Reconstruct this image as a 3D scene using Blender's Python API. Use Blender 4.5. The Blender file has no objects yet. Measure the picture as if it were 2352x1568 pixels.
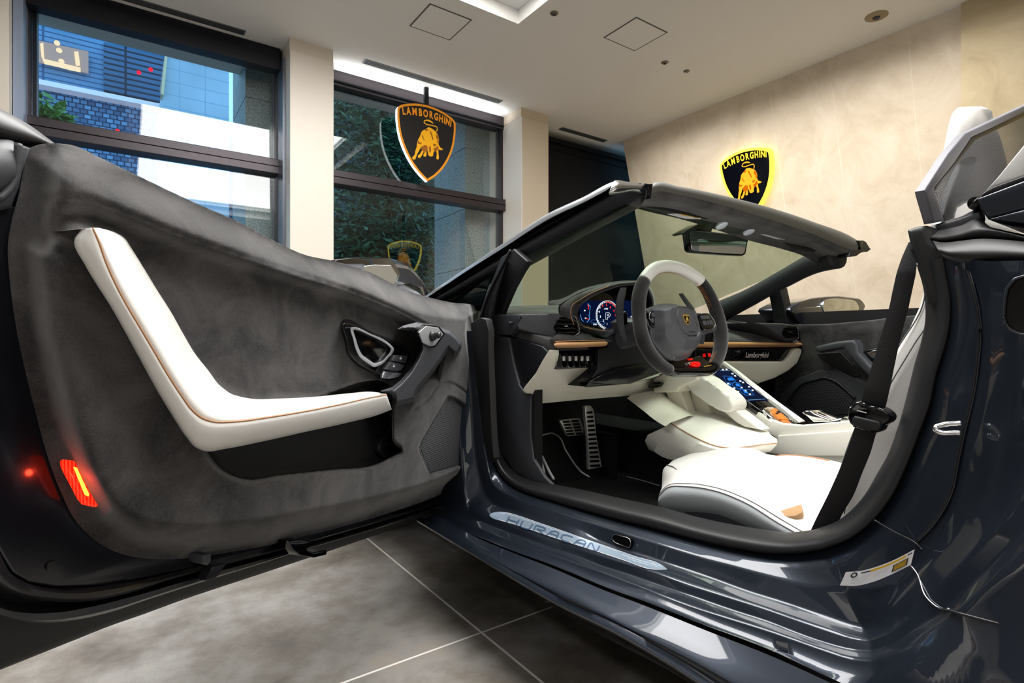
import bpy, bmesh, math, random
import numpy as np
from mathutils import Vector, Matrix
random.seed(7)
scn = bpy.context.scene
COL = scn.collection
# ------------------------------------------------------------------ camera
F = 1262.0; CX = 1176.0; HY = 778.0; CZ = 0.75
YAW = math.radians(35.2); SN = math.sin(YAW); CS = math.cos(YAW)
cam_d = bpy.data.cameras.new('camera'); cam = bpy.data.objects.new('camera', cam_d); COL.objects.link(cam)
cam_d.sensor_width = 36.0; cam_d.lens = F / 2352.0 * 36.0
cam_d.shift_y = -(784.0 - HY) / 2352.0
cam_d.clip_start = 0.02; cam_d.clip_end = 200
cam.location = (0, 0, CZ); cam.rotation_euler = (math.pi / 2, 0, -YAW)
scn.camera = cam
# ------------------------------------------------------------------ colour management
scn.view_settings.view_transform = 'Standard'
scn.view_settings.look = 'None'
scn.view_settings.exposure = 0.0
scn.view_settings.gamma = 1.0
scn.view_settings.use_curve_mapping = False
scn.cycles.max_bounces = 8
scn.cycles.transparent_max_bounces = 16
# ------------------------------------------------------------------ world: dusk sky
W = bpy.data.worlds.new('dusk_sky'); scn.world = W; W.use_nodes = True
bgn = W.node_tree.nodes['Background']
bgn.inputs[0].default_value = (0.24, 0.50, 0.74, 1); bgn.inputs[1].default_value = 2.35

def lin(c):
    c = c / 255.0
    return c / 12.92 if c <= 0.04045 else ((c + 0.055) / 1.055) ** 2.4
def rgb(r, g, b): return (lin(r), lin(g), lin(b), 1.0)

# ------------------------------------------------------------------ large lights
CEIL = CZ + 2.7
def area(name, loc, size, power, color=(1, 1, 1), rot=(0, 0, 0), parent=None, spread=None):
    l = bpy.data.lights.new(name, 'AREA'); l.shape = 'RECTANGLE'; l.size = size[0]; l.size_y = size[1]
    l.energy = power; l.color = color
    if spread: l.spread = spread
    o = bpy.data.objects.new(name, l); COL.objects.link(o); o.location = loc; o.rotation_euler = rot
    if parent: o.parent = parent
    return o
area('light_ceiling_recess', (1.36, 1.50, CEIL + 0.178), (2.36, 4.1), 168, (1.0, 0.985, 0.965))
area('light_showroom_rear', (0.8, -3.6, CEIL - 0.06), (4.5, 0.5), 62, (1.0, 0.97, 0.93))
area('light_showroom_side', (-2.6, -0.4, CEIL - 0.06), (0.4, 3.4), 44, (0.98, 0.98, 1.0))
area('light_wall_wash', (4.55, 3.1, CEIL - 0.05), (0.25, 3.6), 48, (1.0, 0.95, 0.88), (0, math.radians(-28), 0), spread=math.radians(115))

# ------------------------------------------------------------------ projection helpers
def ray(px, py):
    r = (px - CX) / F
    return (r * CS + SN, -r * SN + CS, -(py - HY) / F)
def qX(px, py, X):
    d = ray(px, py); k = X / d[0]; return Vector((X, d[1] * k, CZ + d[2] * k))
def qY(px, py, Y):
    d = ray(px, py); k = Y / d[1]; return Vector((d[0] * k, Y, CZ + d[2] * k))
def qZ(px, py, Z):
    d = ray(px, py); k = (Z - CZ) / d[2]; return Vector((d[0] * k, d[1] * k, Z))
def qP(px, py, o, n):
    d = Vector(ray(px, py)); c = Vector((0, 0, CZ)); k = (Vector(o) - c).dot(n) / d.dot(n); return c + d * k

# ------------------------------------------------------------------ objects
def link(name, me, mat=None, parent=None, smooth=False):
    o = bpy.data.objects.new(name, me); COL.objects.link(o)
    if mat is not None:
        for m in (mat if isinstance(mat, (list, tuple)) else [mat]): me.materials.append(m)
    if parent is not None: o.parent = parent
    if smooth is True: me.polygons.foreach_set('use_smooth', [True] * len(me.polygons))
    elif smooth:
        me.polygons.foreach_set('use_smooth', [True] * len(me.polygons))
        try: me.set_sharp_from_angle(angle=math.radians(smooth))
        except Exception: pass
    return o
def tag(o, label=None, cat=None, group=None, kind=None):
    if label: o['label'] = label
    if cat: o['category'] = cat
    if group: o['group'] = group
    if kind: o['kind'] = kind
    return o
def empty(name, loc, label=None, cat=None, group=None):
    o = bpy.data.objects.new(name, None); COL.objects.link(o); o.location = loc; o.empty_display_size = .1
    return tag(o, label, cat, group)
def reparent(o, p):
    """parent while keeping world coordinates of the vertices (p only translated)"""
    o.parent = p; o.matrix_parent_inverse = Matrix.Translation(-Vector(world_loc(p)))
    return o
def world_loc(p):
    v = Vector(p.location)
    if p.parent is not None: v = v + world_loc(p.parent) + p.matrix_parent_inverse.to_translation()
    return v
def bm_obj(name, bm, mat=None, parent=None, smooth=False, normals=True):
    if normals: bmesh.ops.recalc_face_normals(bm, faces=bm.faces)
    me = bpy.data.meshes.new(name); bm.to_mesh(me); bm.free()
    return link(name, me, mat, parent, smooth)
def box_bm(x0, x1, y0, y1, z0, z1, bm=None, bev=0, seg=2):
    b = bmesh.new()
    bmesh.ops.create_cube(b, size=1)
    for v in b.verts:
        v.co = Vector(((x0 + x1) / 2 + v.co.x * (x1 - x0), (y0 + y1) / 2 + v.co.y * (y1 - y0), (z0 + z1) / 2 + v.co.z * (z1 - z0)))
    if bev: bmesh.ops.bevel(b, geom=b.edges[:], offset=bev, segments=seg, affect='EDGES', profile=.6)
    if bm is None: return b
    me = bpy.data.meshes.new('t'); b.to_mesh(me); b.free(); bm.from_mesh(me); bpy.data.meshes.remove(me); return bm
def box(name, x0, x1, y0, y1, z0, z1, mat=None, parent=None, bev=0, smooth=False):
    return bm_obj(name, box_bm(x0, x1, y0, y1, z0, z1, bev=bev), mat, parent, smooth)
def cat(pts, n, closed=False):
    """smooth resample (centripetal-ish catmull) of a list of points to n samples, uniform arc length"""
    P = np.array([list(p) for p in pts], float)
    if closed: P = np.vstack([P, P[:1]])
    m = len(P); out = []
    for i in range(m - 1):
        p1, p2 = P[i], P[i + 1]
        p0 = P[i - 1] if i > 0 else (P[-2] if closed else 2 * p1 - p2)
        p3 = P[i + 2] if i + 2 < m else (P[1] if closed else 2 * p2 - p1)
        L = np.linalg.norm(p2 - p1) + 1e-9
        l0 = np.linalg.norm(p1 - p0) + 1e-9; l3 = np.linalg.norm(p3 - p2) + 1e-9
        t1 = L * ((p1 - p0) / l0 * L + (p2 - p1) / L * l0) / (L + l0)
        t2 = L * ((p2 - p1) / L * l3 + (p3 - p2) / l3 * L) / (L + l3)
        for t in np.linspace(0, 1, 12, endpoint=False):
            out.append((2*t**3-3*t**2+1)*p1 + (t**3-2*t**2+t)*t1 + (-2*t**3+3*t**2)*p2 + (t**3-t**2)*t2)
    out.append(P[-1]); out = np.array(out)
    s = np.concatenate([[0], np.cumsum(np.linalg.norm(np.diff(out, axis=0), axis=1))])
    u = np.linspace(0, s[-1], n + (1 if closed else 0))
    R = np.stack([np.interp(u, s, out[:, k]) for k in range(out.shape[1])], 1)
    return R[:-1] if closed else R
def catp(pts, n):
    """smooth curve sampled evenly per control interval, so that matching control points stay matched"""
    P = np.array([list(p) for p in pts], float); m = len(P); out = []
    for u in np.linspace(0, m-1, n):
        i = min(int(u), m-2); t = u - i; p1, p2 = P[i], P[i+1]
        p0 = P[i-1] if i > 0 else 2*p1 - p2; p3 = P[i+2] if i+2 < m else 2*p2 - p1
        L = np.linalg.norm(p2-p1)+1e-9; l0 = np.linalg.norm(p1-p0)+1e-9; l3 = np.linalg.norm(p3-p2)+1e-9
        t1 = L*((p1-p0)/l0*L+(p2-p1)/L*l0)/(L+l0); t2 = L*((p2-p1)/L*l3+(p3-p2)/l3*L)/(L+l3)
        out.append((2*t**3-3*t**2+1)*p1+(t**3-2*t**2+t)*t1+(-2*t**3+3*t**2)*p2+(t**3-t**2)*t2)
    return np.array(out)
def lin_rs(pts, n):
    P = np.array([list(p) for p in pts], float)
    s = np.concatenate([[0], np.cumsum(np.linalg.norm(np.diff(P, axis=0), axis=1))])
    u = np.linspace(0, s[-1], n)
    return np.stack([np.interp(u, s, P[:, k]) for k in range(P.shape[1])], 1)
def loft(name, rows, mat=None, parent=None, smooth=True, closeu=False, closev=False, caps=False, mats=None):
    """rows: list of equal-length point arrays"""
    bm = bmesh.new(); V = [[bm.verts.new(tuple(p)) for p in r] for r in rows]
    nr = len(V); nc = len(V[0])
    for i in range(nr if closeu else nr - 1):
        for j in range(nc if closev else nc - 1):
            a, b, c, d = V[i][j], V[i][(j+1) % nc], V[(i+1) % nr][(j+1) % nc], V[(i+1) % nr][j]
            try:
                f = bm.faces.new((a, b, c, d))
                if mats: f.material_index = mats(i, j)
            except ValueError: pass
    if caps:
        if closev:
            for r in (V[0], V[-1]):
                try: bm.faces.new(r)
                except ValueError: pass
    bmesh.ops.remove_doubles(bm, verts=bm.verts, dist=1e-5)
    return bm_obj(name, bm, mat, parent, smooth)
def tube(name, pts, r, mat=None, parent=None, n=40, seg=10, smooth=True, flat=1.0, up=(0, 0, 1), closed=False, caps=True, rs=None, resample=True, bm=None):
    P = cat(pts, n, closed) if resample else np.array([list(p) for p in pts], float)
    m = len(P); U0 = Vector(up); rows = []
    for i in range(m):
        a = P[i-1] if (i > 0 or closed) else P[i]; b = P[(i+1) % m] if (i < m-1 or closed) else P[i]
        T = Vector(b - a).normalized(); S = T.cross(U0)
        if S.length < 1e-4: S = T.cross(Vector((1, 0, 0)))
        S.normalize(); N = S.cross(T).normalized()
        rr = r if rs is None else float(np.interp(i/(m-1), np.linspace(0, 1, len(rs)), rs))
        rows.append([Vector(P[i]) + S*math.cos(t)*rr + N*math.sin(t)*rr*flat for t in [2*math.pi*k/seg for k in range(seg)]])
    if bm is not None:
        V = [[bm.verts.new(p) for p in rw] for rw in rows]
        for i in range(m if closed else m-1):
            for j in range(seg):
                bm.faces.new((V[i][j], V[i][(j+1) % seg], V[(i+1) % m][(j+1) % seg], V[(i+1) % m][j]))
        if not closed:
            bm.faces.new(V[0]); bm.faces.new(V[-1])
        return bm
    return loft(name, rows, mat, parent, smooth, closeu=closed, closev=True, caps=caps and not closed)
def rings(name, c, axis, prof, mat=None, parent=None, seg=32, smooth=35):
    """lathe: prof list of (radius, height along axis)"""
    A = Vector(axis).normalized(); S = A.orthogonal().normalized(); T = A.cross(S)
    rows = [[Vector(c) + A*h + (S*math.cos(a) + T*math.sin(a))*max(r, 1e-4) for a in [2*math.pi*k/seg for k in range(seg)]] for r, h in prof]
    return loft(name, rows, mat, parent, smooth, closev=True)
def slab_bm(pts, off, bev=0.0, seg=3, bm=None, flip=False):
    """polygon given by 3D points, extruded by vector off (towards the back); bevelled front rim"""
    b = bmesh.new()
    vs = [b.verts.new(tuple(p)) for p in pts]; f = b.faces.new(vs)
    n = Vector((0, 0, 0))
    for i in range(len(pts)):
        n += Vector(pts[i]).cross(Vector(pts[(i+1) % len(pts)]))
    r = bmesh.ops.extrude_face_region(b, geom=[f])
    nv = [g for g in r['geom'] if isinstance(g, bmesh.types.BMVert)]
    # original stays as front; new verts pushed back
    for v in nv: v.co += Vector(off)
    if bev:
        fe = [e for e in b.edges if all(v in vs for v in e.verts)]
        bmesh.ops.bevel(b, geom=fe, offset=bev, segments=seg, affect='EDGES', profile=.5, clamp_overlap=True)
    bmesh.ops.recalc_face_normals(b, faces=b.faces)
    if bm is None: return b
    me = bpy.data.meshes.new('t'); b.to_mesh(me); b.free(); bm.from_mesh(me); bpy.data.meshes.remove(me); return bm
def slab(name, pts, off, mat=None, parent=None, bev=0.0, smooth=40, seg=3):
    return bm_obj(name, slab_bm(pts, off, bev, seg), mat, parent, smooth)
def solidify(o, t, off=-1):
    m = o.modifiers.new('thickness', 'SOLIDIFY'); m.thickness = t; m.offset = off; return o
def subsurf(o, lv=2):
    m = o.modifiers.new('smooth', 'SUBSURF'); m.levels = lv; m.render_levels = lv; return o
def text_bm(bm, s, fn, size=1.0, xs=1.0, thick=None, align='CENTER', shear=0, mi=0, bold=0.0):
    """text laid out in local (u,v), mapped through fn(u,v)->3D"""
    cu = bpy.data.curves.new('t', 'FONT'); cu.body = s; cu.size = size; cu.align_x = align; cu.align_y = 'CENTER'; cu.resolution_u = 3
    cu.shear = shear; cu.offset = bold
    ob = bpy.data.objects.new('t', cu); COL.objects.link(ob)
    bpy.context.view_layer.update()
    me = bpy.data.meshes.new_from_object(ob.evaluated_get(bpy.context.evaluated_depsgraph_get()))
    base = len(bm.verts)
    vs = [bm.verts.new(fn(v.co.x * xs, v.co.y)) for v in me.vertices]
    for p in me.polygons:
        try:
            f = bm.faces.new([vs[i] for i in p.vertices]); f.material_index = mi
        except ValueError: pass
    bpy.data.objects.remove(ob); bpy.data.curves.remove(cu); bpy.data.meshes.remove(me)

# ------------------------------------------------------------------ 2D polygon tools
def sdf(P, poly):
    """signed distance (inside positive) of points P (n,2) to polygon; also nearest points"""
    Q = np.array(poly, float); n = len(Q); best = np.full(len(P), 1e9); near = np.zeros_like(P); inside = np.zeros(len(P), bool)
    for i in range(n):
        a = Q[i]; b = Q[(i+1) % n]; ab = b - a; L = (ab**2).sum() + 1e-18
        t = np.clip(((P - a) @ ab) / L, 0, 1); c = a + t[:, None] * ab
        d = np.hypot(*(P - c).T); m = d < best; best[m] = d[m]; near[m] = c[m]
        cond = ((a[1] > P[:, 1]) != (b[1] > P[:, 1]))
        with np.errstate(divide='ignore', invalid='ignore'):
            xi = (b[0] - a[0]) * (P[:, 1] - a[1]) / (b[1] - a[1]) + a[0]
        inside ^= cond & (P[:, 0] < xi)
    return np.where(inside, best, -best), near
def onsurf(px, py, rows):
    """point of the lofted surface that lies under a given image position"""
    A = np.array([[list(p) for p in r] for r in rows]); K = 4
    A = np.concatenate([A[:-1]*(1-k/K) + A[1:]*(k/K) for k in range(K)]).reshape(-1, 3)
    dep = A[:, 0]*SN + A[:, 1]*CS; ok = dep > .05; dep = np.where(ok, dep, 1)
    x = CX + F*(A[:, 0]*CS - A[:, 1]*SN)/dep; y = HY - F*(A[:, 2]-CZ)/dep
    e = np.where(ok, (x-px)**2 + (y-py)**2, 1e12); return Vector(A[int(e.argmin())])
def dline(P, line):
    Q = np.array(line, float); best = np.full(len(P), 1e9)
    for i in range(len(Q) - 1):
        a = Q[i]; b = Q[i+1]; ab = b - a; L = (ab**2).sum() + 1e-18
        t = np.clip(((P - a) @ ab) / L, 0, 1); best = np.minimum(best, np.hypot(*(P - (a + t[:, None]*ab)).T))
    return best
def sstep(x, w): 
    t = np.clip(x / w, 0, 1); return t*t*(3-2*t)
def relief(name, outline, res, height, to3d, back, mat, parent, holes=(), smooth=True):
    """outline in plane coords; height(P, sd)->h; to3d(P,h)->3D; skirt goes back to height `back`"""
    O = np.array(outline, float); lo = O.min(0) - res; hi = O.max(0) + res
    nx = int((hi[0]-lo[0]) / res) + 2; ny = int((hi[1]-lo[1]) / res) + 2
    gx, gy = np.meshgrid(np.linspace(lo[0], hi[0], nx), np.linspace(lo[1], hi[1], ny), indexing='ij')
    P = np.stack([gx.ravel(), gy.ravel()], 1)
    sd, near = sdf(P, O)
    for h in holes:
        s2, n2 = sdf(P, h); m = -s2 < sd; sd = np.where(m, -s2, sd); near = np.where(m[:, None], n2, near)
    inside = sd > 0
    I = inside.reshape(nx, ny)
    anyin = I[:-1, :-1] | I[1:, :-1] | I[1:, 1:] | I[:-1, 1:]
    idx = np.arange(nx*ny).reshape(nx, ny)
    ii, jj = np.nonzero(anyin)
    quads = np.stack([idx[ii, jj], idx[ii+1, jj], idx[ii+1, jj+1], idx[ii, jj+1]], 1)
    P2 = np.where(inside[:, None], P, near); sd2 = np.where(inside, sd, 0)
    # also pull inside verts that are extremely close to the rim
    H = height(P2, sd2); X = to3d(P2, H)
    used, inv = np.unique(quads.ravel(), return_inverse=True); quads = inv.reshape(-1, 4)
    bm = bmesh.new(); V = [bm.verts.new(tuple(X[k])) for k in used]
    for q in quads:
        try: bm.faces.new([V[k] for k in q])
        except ValueError: pass
    if back is not None:
        XB = to3d(P2, np.full(len(P2), float(back)))
        v2k = {V[i]: used[i] for i in range(len(used))}
        bm.normal_update()
        be = [e for e in bm.edges if len(e.link_faces) == 1]
        m = {}
        for e in be:
            for v in e.verts:
                if v not in m: m[v] = bm.verts.new(tuple(XB[v2k[v]]))
        for e in be:
            a, b = e.verts
            try: bm.faces.new((a, b, m[b], m[a]))
            except ValueError: pass
    bmesh.ops.remove_doubles(bm, verts=bm.verts, dist=2e-4)
    bmesh.ops.recalc_face_normals(bm, faces=bm.faces)
    return bm_obj(name, bm, mat, parent, smooth, normals=False)

# ------------------------------------------------------------------ materials
MATS = {}
def nodes(name):
    m = bpy.data.materials.new(name); m.use_nodes = True; nt = m.node_tree; b = nt.nodes['Principled BSDF']; return m, nt, b
def mat(name, col, rough=.5, metal=0.0, coat=0.0, coatr=.03, sheen=0.0, ior=1.5, emit=None, es=0.0, var=0.0, scale=8.0, bump=0.0, bscale=200.0, alpha=1.0, spec=None, detail=4, stretch=None, vcol=None):
    m, nt, b = nodes(name)
    b.inputs['Base Color'].default_value = col; b.inputs['Roughness'].default_value = rough; b.inputs['Metallic'].default_value = metal
    b.inputs['Coat Weight'].default_value = coat; b.inputs['Coat Roughness'].default_value = coatr
    b.inputs['Sheen Weight'].default_value = sheen; b.inputs['IOR'].default_value = ior; b.inputs['Alpha'].default_value = alpha
    if spec is not None: b.inputs['Specular IOR Level'].default_value = spec
    if emit: b.inputs['Emission Color'].default_value = emit; b.inputs['Emission Strength'].default_value = es
    if var or bump:
        tc = nt.nodes.new('ShaderNodeTexCoord'); src = tc.outputs['Object']
        if stretch:
            mp = nt.nodes.new('ShaderNodeMapping'); mp.inputs['Scale'].default_value = stretch; nt.links.new(src, mp.inputs[0]); src = mp.outputs[0]
    if var:
        n = nt.nodes.new('ShaderNodeTexNoise'); n.inputs['Scale'].default_value = scale; n.inputs['Detail'].default_value = detail; n.inputs['Roughness'].default_value = .65
        nt.links.new(src, n.inputs['Vector'])
        cr = nt.nodes.new('ShaderNodeValToRGB'); cr.color_ramp.elements[0].position = .32; cr.color_ramp.elements[1].position = .68
        c0 = [max(0, c*(1-var)) for c in col[:3]] + [1]; c1 = [min(1, c*(1+var)) for c in col[:3]] + [1]
        if vcol: c1 = list(vcol)
        cr.color_ramp.elements[0].color = c0; cr.color_ramp.elements[1].color = c1
        nt.links.new(n.outputs['Fac'], cr.inputs[0]); nt.links.new(cr.outputs[0], b.inputs['Base Color'])
    if bump:
        n2 = nt.nodes.new('ShaderNodeTexNoise'); n2.inputs['Scale'].default_value = bscale; n2.inputs['Detail'].default_value = 3
        nt.links.new(src, n2.inputs['Vector'])
        bp = nt.nodes.new('ShaderNodeBump'); bp.inputs['Strength'].default_value = bump; bp.inputs['Distance'].default_value = .002
        nt.links.new(n2.outputs['Fac'], bp.inputs['Height']); nt.links.new(bp.outputs[0], b.inputs['Normal'])
    return m
def emis(name, col, s):
    m = bpy.data.materials.new(name); m.use_nodes = True; nt = m.node_tree; nt.nodes.clear()
    e = nt.nodes.new('ShaderNodeEmission'); e.inputs[0].default_value = col; e.inputs[1].default_value = s
    o = nt.nodes.new('ShaderNodeOutputMaterial'); nt.links.new(e.outputs[0], o.inputs[0]); return m
def glass(name, tint=(1, 1, 1, 1), refl=1.0, ior=1.5, rough=0.0):
    """thin pane: fresnel mix of see-through and mirror reflection"""
    m = bpy.data.materials.new(name); m.use_nodes = True; nt = m.node_tree; nt.nodes.clear()
    t = nt.nodes.new('ShaderNodeBsdfTransparent'); t.inputs[0].default_value = tint
    g = nt.nodes.new('ShaderNodeBsdfGlossy'); g.inputs['Roughness'].default_value = rough
    f = nt.nodes.new('ShaderNodeFresnel'); ge = nt.nodes.new('ShaderNodeNewGeometry')
    mi = nt.nodes.new('ShaderNodeMix'); mi.inputs[2].default_value = ior; mi.inputs[3].default_value = 1/ior
    nt.links.new(ge.outputs['Backfacing'], mi.inputs[0]); nt.links.new(mi.outputs[0], f.inputs[0])
    mu = nt.nodes.new('ShaderNodeMath'); mu.operation = 'MULTIPLY'; mu.inputs[1].default_value = refl; mu.use_clamp = True
    nt.links.new(f.outputs[0], mu.inputs[0])
    x = nt.nodes.new('ShaderNodeMixShader'); nt.links.new(mu.outputs[0], x.inputs[0]); nt.links.new(t.outputs[0], x.inputs[1]); nt.links.new(g.outputs[0], x.inputs[2])
    o = nt.nodes.new('ShaderNodeOutputMaterial'); nt.links.new(x.outputs[0], o.inputs[0]); return m
def ramp(nt, src, stops):
    cr = nt.nodes.new('ShaderNodeValToRGB'); el = cr.color_ramp.elements
    while len(el) < len(stops): el.new(.5)
    for e, (p, c) in zip(el, stops): e.position = p; e.color = c
    nt.links.new(src, cr.inputs[0]); return cr.outputs[0]
def math_n(nt, op, a, b=None):
    m = nt.nodes.new('ShaderNodeMath'); m.operation = op
    for i, v in enumerate((a, b)):
        if v is None: continue
        if isinstance(v, (int, float)): m.inputs[i].default_value = v
        else: nt.links.new(v, m.inputs[i])
    return m.outputs[0]
def sepxyz(nt, out='Object'):
    tc = nt.nodes.new('ShaderNodeTexCoord'); s = nt.nodes.new('ShaderNodeSeparateXYZ'); nt.links.new(tc.outputs[out], s.inputs[0]); return tc, s.outputs
# ================================================================== ROOM
# floor: large stone-look tiles with pale joints
def floor_mat():
    m, nt, b = nodes('stone_tile'); tc, xyz = sepxyz(nt)
    x = math_n(nt, 'SUBTRACT', xyz[0], JX); y = math_n(nt, 'SUBTRACT', xyz[1], JY)
    fx = math_n(nt, 'ABSOLUTE', math_n(nt, 'SUBTRACT', math_n(nt, 'FRACT', math_n(nt, 'ADD', math_n(nt, 'DIVIDE', x, 1.2), 20.5)), .5))
    fy = math_n(nt, 'ABSOLUTE', math_n(nt, 'SUBTRACT', math_n(nt, 'FRACT', math_n(nt, 'ADD', math_n(nt, 'DIVIDE', y, 1.2), 20.5)), .5))
    d = math_n(nt, 'MINIMUM', fx, fy); line = math_n(nt, 'LESS_THAN', d, .0026)
    n = nt.nodes.new('ShaderNodeTexNoise'); n.inputs['Scale'].default_value = 2.6; n.inputs['Detail'].default_value = 9; n.inputs['Roughness'].default_value = .68
    nt.links.new(tc.outputs['Object'], n.inputs['Vector'])
    c = ramp(nt, n.outputs['Fac'], [(.30, rgb(80, 72, 64)), (.45, rgb(126, 119, 110)), (.58, rgb(158, 154, 149)), (.74, rgb(172, 158, 140))])
    mx = nt.nodes.new('ShaderNodeMix'); mx.data_type = 'RGBA'; nt.links.new(line, mx.inputs[0]); nt.links.new(c, mx.inputs[6]); mx.inputs[7].default_value = rgb(252, 248, 242)
    nt.links.new(mx.outputs[2], b.inputs['Base Color'])
    b.inputs['Roughness'].default_value = .42
    return m
_p = qZ(1106, 1452, 0.0); JX, JY = _p.x, _p.y
M_floor = floor_mat()
M_ceil = mat('ceiling_paint', rgb(228, 226, 222), .9)
M_white = mat('white_paint', rgb(232, 230, 226), .8)
M_colm = mat('column_panel', rgb(226, 218, 206), .45, var=.02, scale=3)
M_colm2 = mat('column_panel_beige', rgb(205, 192, 172), .45, var=.02, scale=3)
M_frame = mat('bronze_frame', rgb(62, 56, 60), .38, metal=.5)
M_dframe = mat('dark_frame', rgb(20, 22, 32), .4, metal=.3)
def plaster(name, c0, c1, c2):
    m, nt, b = nodes(name); tc = nt.nodes.new('ShaderNodeTexCoord')
    n = nt.nodes.new('ShaderNodeTexNoise'); n.inputs['Scale'].default_value = 2.2; n.inputs['Detail'].default_value = 10; n.inputs['Roughness'].default_value = .7; n.inputs['Distortion'].default_value = 1.2
    nt.links.new(tc.outputs['Object'], n.inputs['Vector'])
    c = ramp(nt, n.outputs['Fac'], [(.3, c0), (.5, c1), (.68, c2)])
    nt.links.new(c, b.inputs['Base Color']); b.inputs['Roughness'].default_value = .7
    n2 = nt.nodes.new('ShaderNodeTexNoise'); n2.inputs['Scale'].default_value = 14; n2.inputs['Detail'].default_value = 8; nt.links.new(tc.outputs['Object'], n2.inputs['Vector'])
    bp = nt.nodes.new('ShaderNodeBump'); bp.inputs['Strength'].default_value = .12; bp.inputs['Distance'].default_value = .01
    nt.links.new(n2.outputs['Fac'], bp.inputs['Height']); nt.links.new(bp.outputs[0], b.inputs['Normal'])
    return m
M_plaster = plaster('trowelled_plaster', rgb(208, 193, 170), rgb(224, 210, 189), rgb(234, 222, 204))
M_plaster2 = plaster('trowelled_plaster_olive', rgb(172, 156, 124), rgb(188, 172, 140), rgb(200, 186, 156))
TILT = 1.3
WY = 5.58                      # window plane
st = lambda o: tag(o, kind='structure')
st(box('floor', -7, 8, -6, 7.0, -.10, 0, M_floor))
# ceiling with a recessed light well
c0x, c1x, c0y, c1y = .02, 2.76, -.75, 3.82
cb = bmesh.new()
for (a, b_, c, d) in ((-7, c0x, -6, 6.2), (c1x, 8, -6, 6.2), (c0x, c1x, -6, c0y), (c0x, c1x, c1y, 6.2)):
    box_bm(a, b_, c, d, CEIL, CEIL + .1, bm=cb)
ceil = st(bm_obj('ceiling', cb, M_ceil))
rec = bmesh.new(); box_bm(c0x - .02, c1x + .02, c0y - .02, c1y + .02, CEIL + .32, CEIL + .36, bm=rec)
for (a, b_, c, d) in ((c0x - .02, c0x, c0y - .02, c1y + .02), (c1x, c1x + .02, c0y - .02, c1y + .02), (c0x, c1x, c0y - .02, c0y), (c0x, c1x, c1y, c1y + .02)):
    box_bm(a, b_, c, d, CEIL + .1, CEIL + .32, bm=rec)
for (a, b_, c, d) in ((c0x, c0x + .14, c0y, c1y), (c1x - .20, c1x, c0y, c1y), (c0x + .14, c1x - .20, c0y, c0y + .14), (c0x + .14, c1x - .20, c1y - .20, c1y)):
    box_bm(a, b_, c, d, CEIL + .12, CEIL + .15, bm=rec)
st(bm_obj('trim_1', rec, mat('recess_paint', rgb(238, 238, 236), .85)))
lp = empty('ceiling_light', (1.39, 1.5, CEIL + .22), 'large glowing rectangular light panel recessed in the ceiling above the car', 'light')
reparent(box('diffuser', c0x + .14, c1x - .20, c0y + .14, c1y - .20, CEIL + .185, CEIL + .22, emis('lit_panel', (1, .98, .95, 1), 6.0)), lp)
# walls
def wallq(name, x0, x1, y0, y1, z0, z1, m): return st(box(name, x0, x1, y0, y1, z0, z1, m))
wallq('wall_back', -7, 8, -6.1, -6, 0, CEIL, mat('rear_wall_paint', rgb(205, 198, 188), .8))
wallq('wall_left', -7.1, -7, -6, 7, 0, CEIL, mat('side_wall_paint', rgb(190, 188, 184), .8))
# leaning plaster wall on the right: recedes towards the floor
TN = .26
def wx(z): return 5.55 + TN * (CEIL - z)
wn = Vector((1, 0, TN)).normalized(); wo = Vector((5.55, 3, CEIL))
wb = bmesh.new()
pts = [Vector((wx(CEIL), 5.25, CEIL)), Vector((wx(CEIL), 1.53, CEIL)), Vector((wx(0), 1.71, 0)), Vector((wx(0), 5.25, 0))]
slab_bm(pts, (.25, 0, 0), bm=wb)
wr = st(bm_obj('wall_right', wb, M_plaster))
st(bm_obj('wall_right_return', slab_bm([Vector((5.5, 1.53, CEIL)), Vector((5.5, -6, CEIL)), Vector((5.5, -6, 0)), Vector((5.5, 1.53, 0))], (.9, 0, 0)), M_plaster2))
# panel joints in the leaning wall
M_joint = mat('panel_joint', rgb(232, 222, 205), .7)
jb = bmesh.new()
for px, py in ((1558, 274), (1765, 190), (1903, 132), (2083, 58)):
    p = qP(px, py, wo, wn); yy = p.y
    slab_bm([Vector((wx(CEIL) - .0015, yy - .004, CEIL)), Vector((wx(CEIL) - .0015, yy + .004, CEIL)), Vector((wx(0) - .0015, yy + .004, 0)), Vector((wx(0) - .0015, yy - .004, 0))], (.003, 0, 0), bm=jb)
st(bm_obj('trim_2', jb, M_joint))
# columns between the windows
def column(i, x0, x1, m0, m1):
    b = bmesh.new(); box_bm(x0, x1, 5.16, 6.0, 0, CEIL - .11, bm=b, bev=.004, seg=1)
    for f in b.faces:
        c = f.calc_center_median(); f.material_index = 1 if c.x < x0 + .003 or c.x > x1 - .003 else 0
    box_bm(x0 + .0, x1 - .0, 5.175, 6.0, CEIL - .11, CEIL, bm=b)
    o = bm_obj('wall_column_%d' % i, b, [m0, m1]); st(o)
column(1, -1.2, -.66, M_colm, M_colm); column(2, 1.21, 1.60, M_colm, M_dframe if False else M_colm); column(3, 3.78, 4.18, M_colm2, M_colm)
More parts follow.
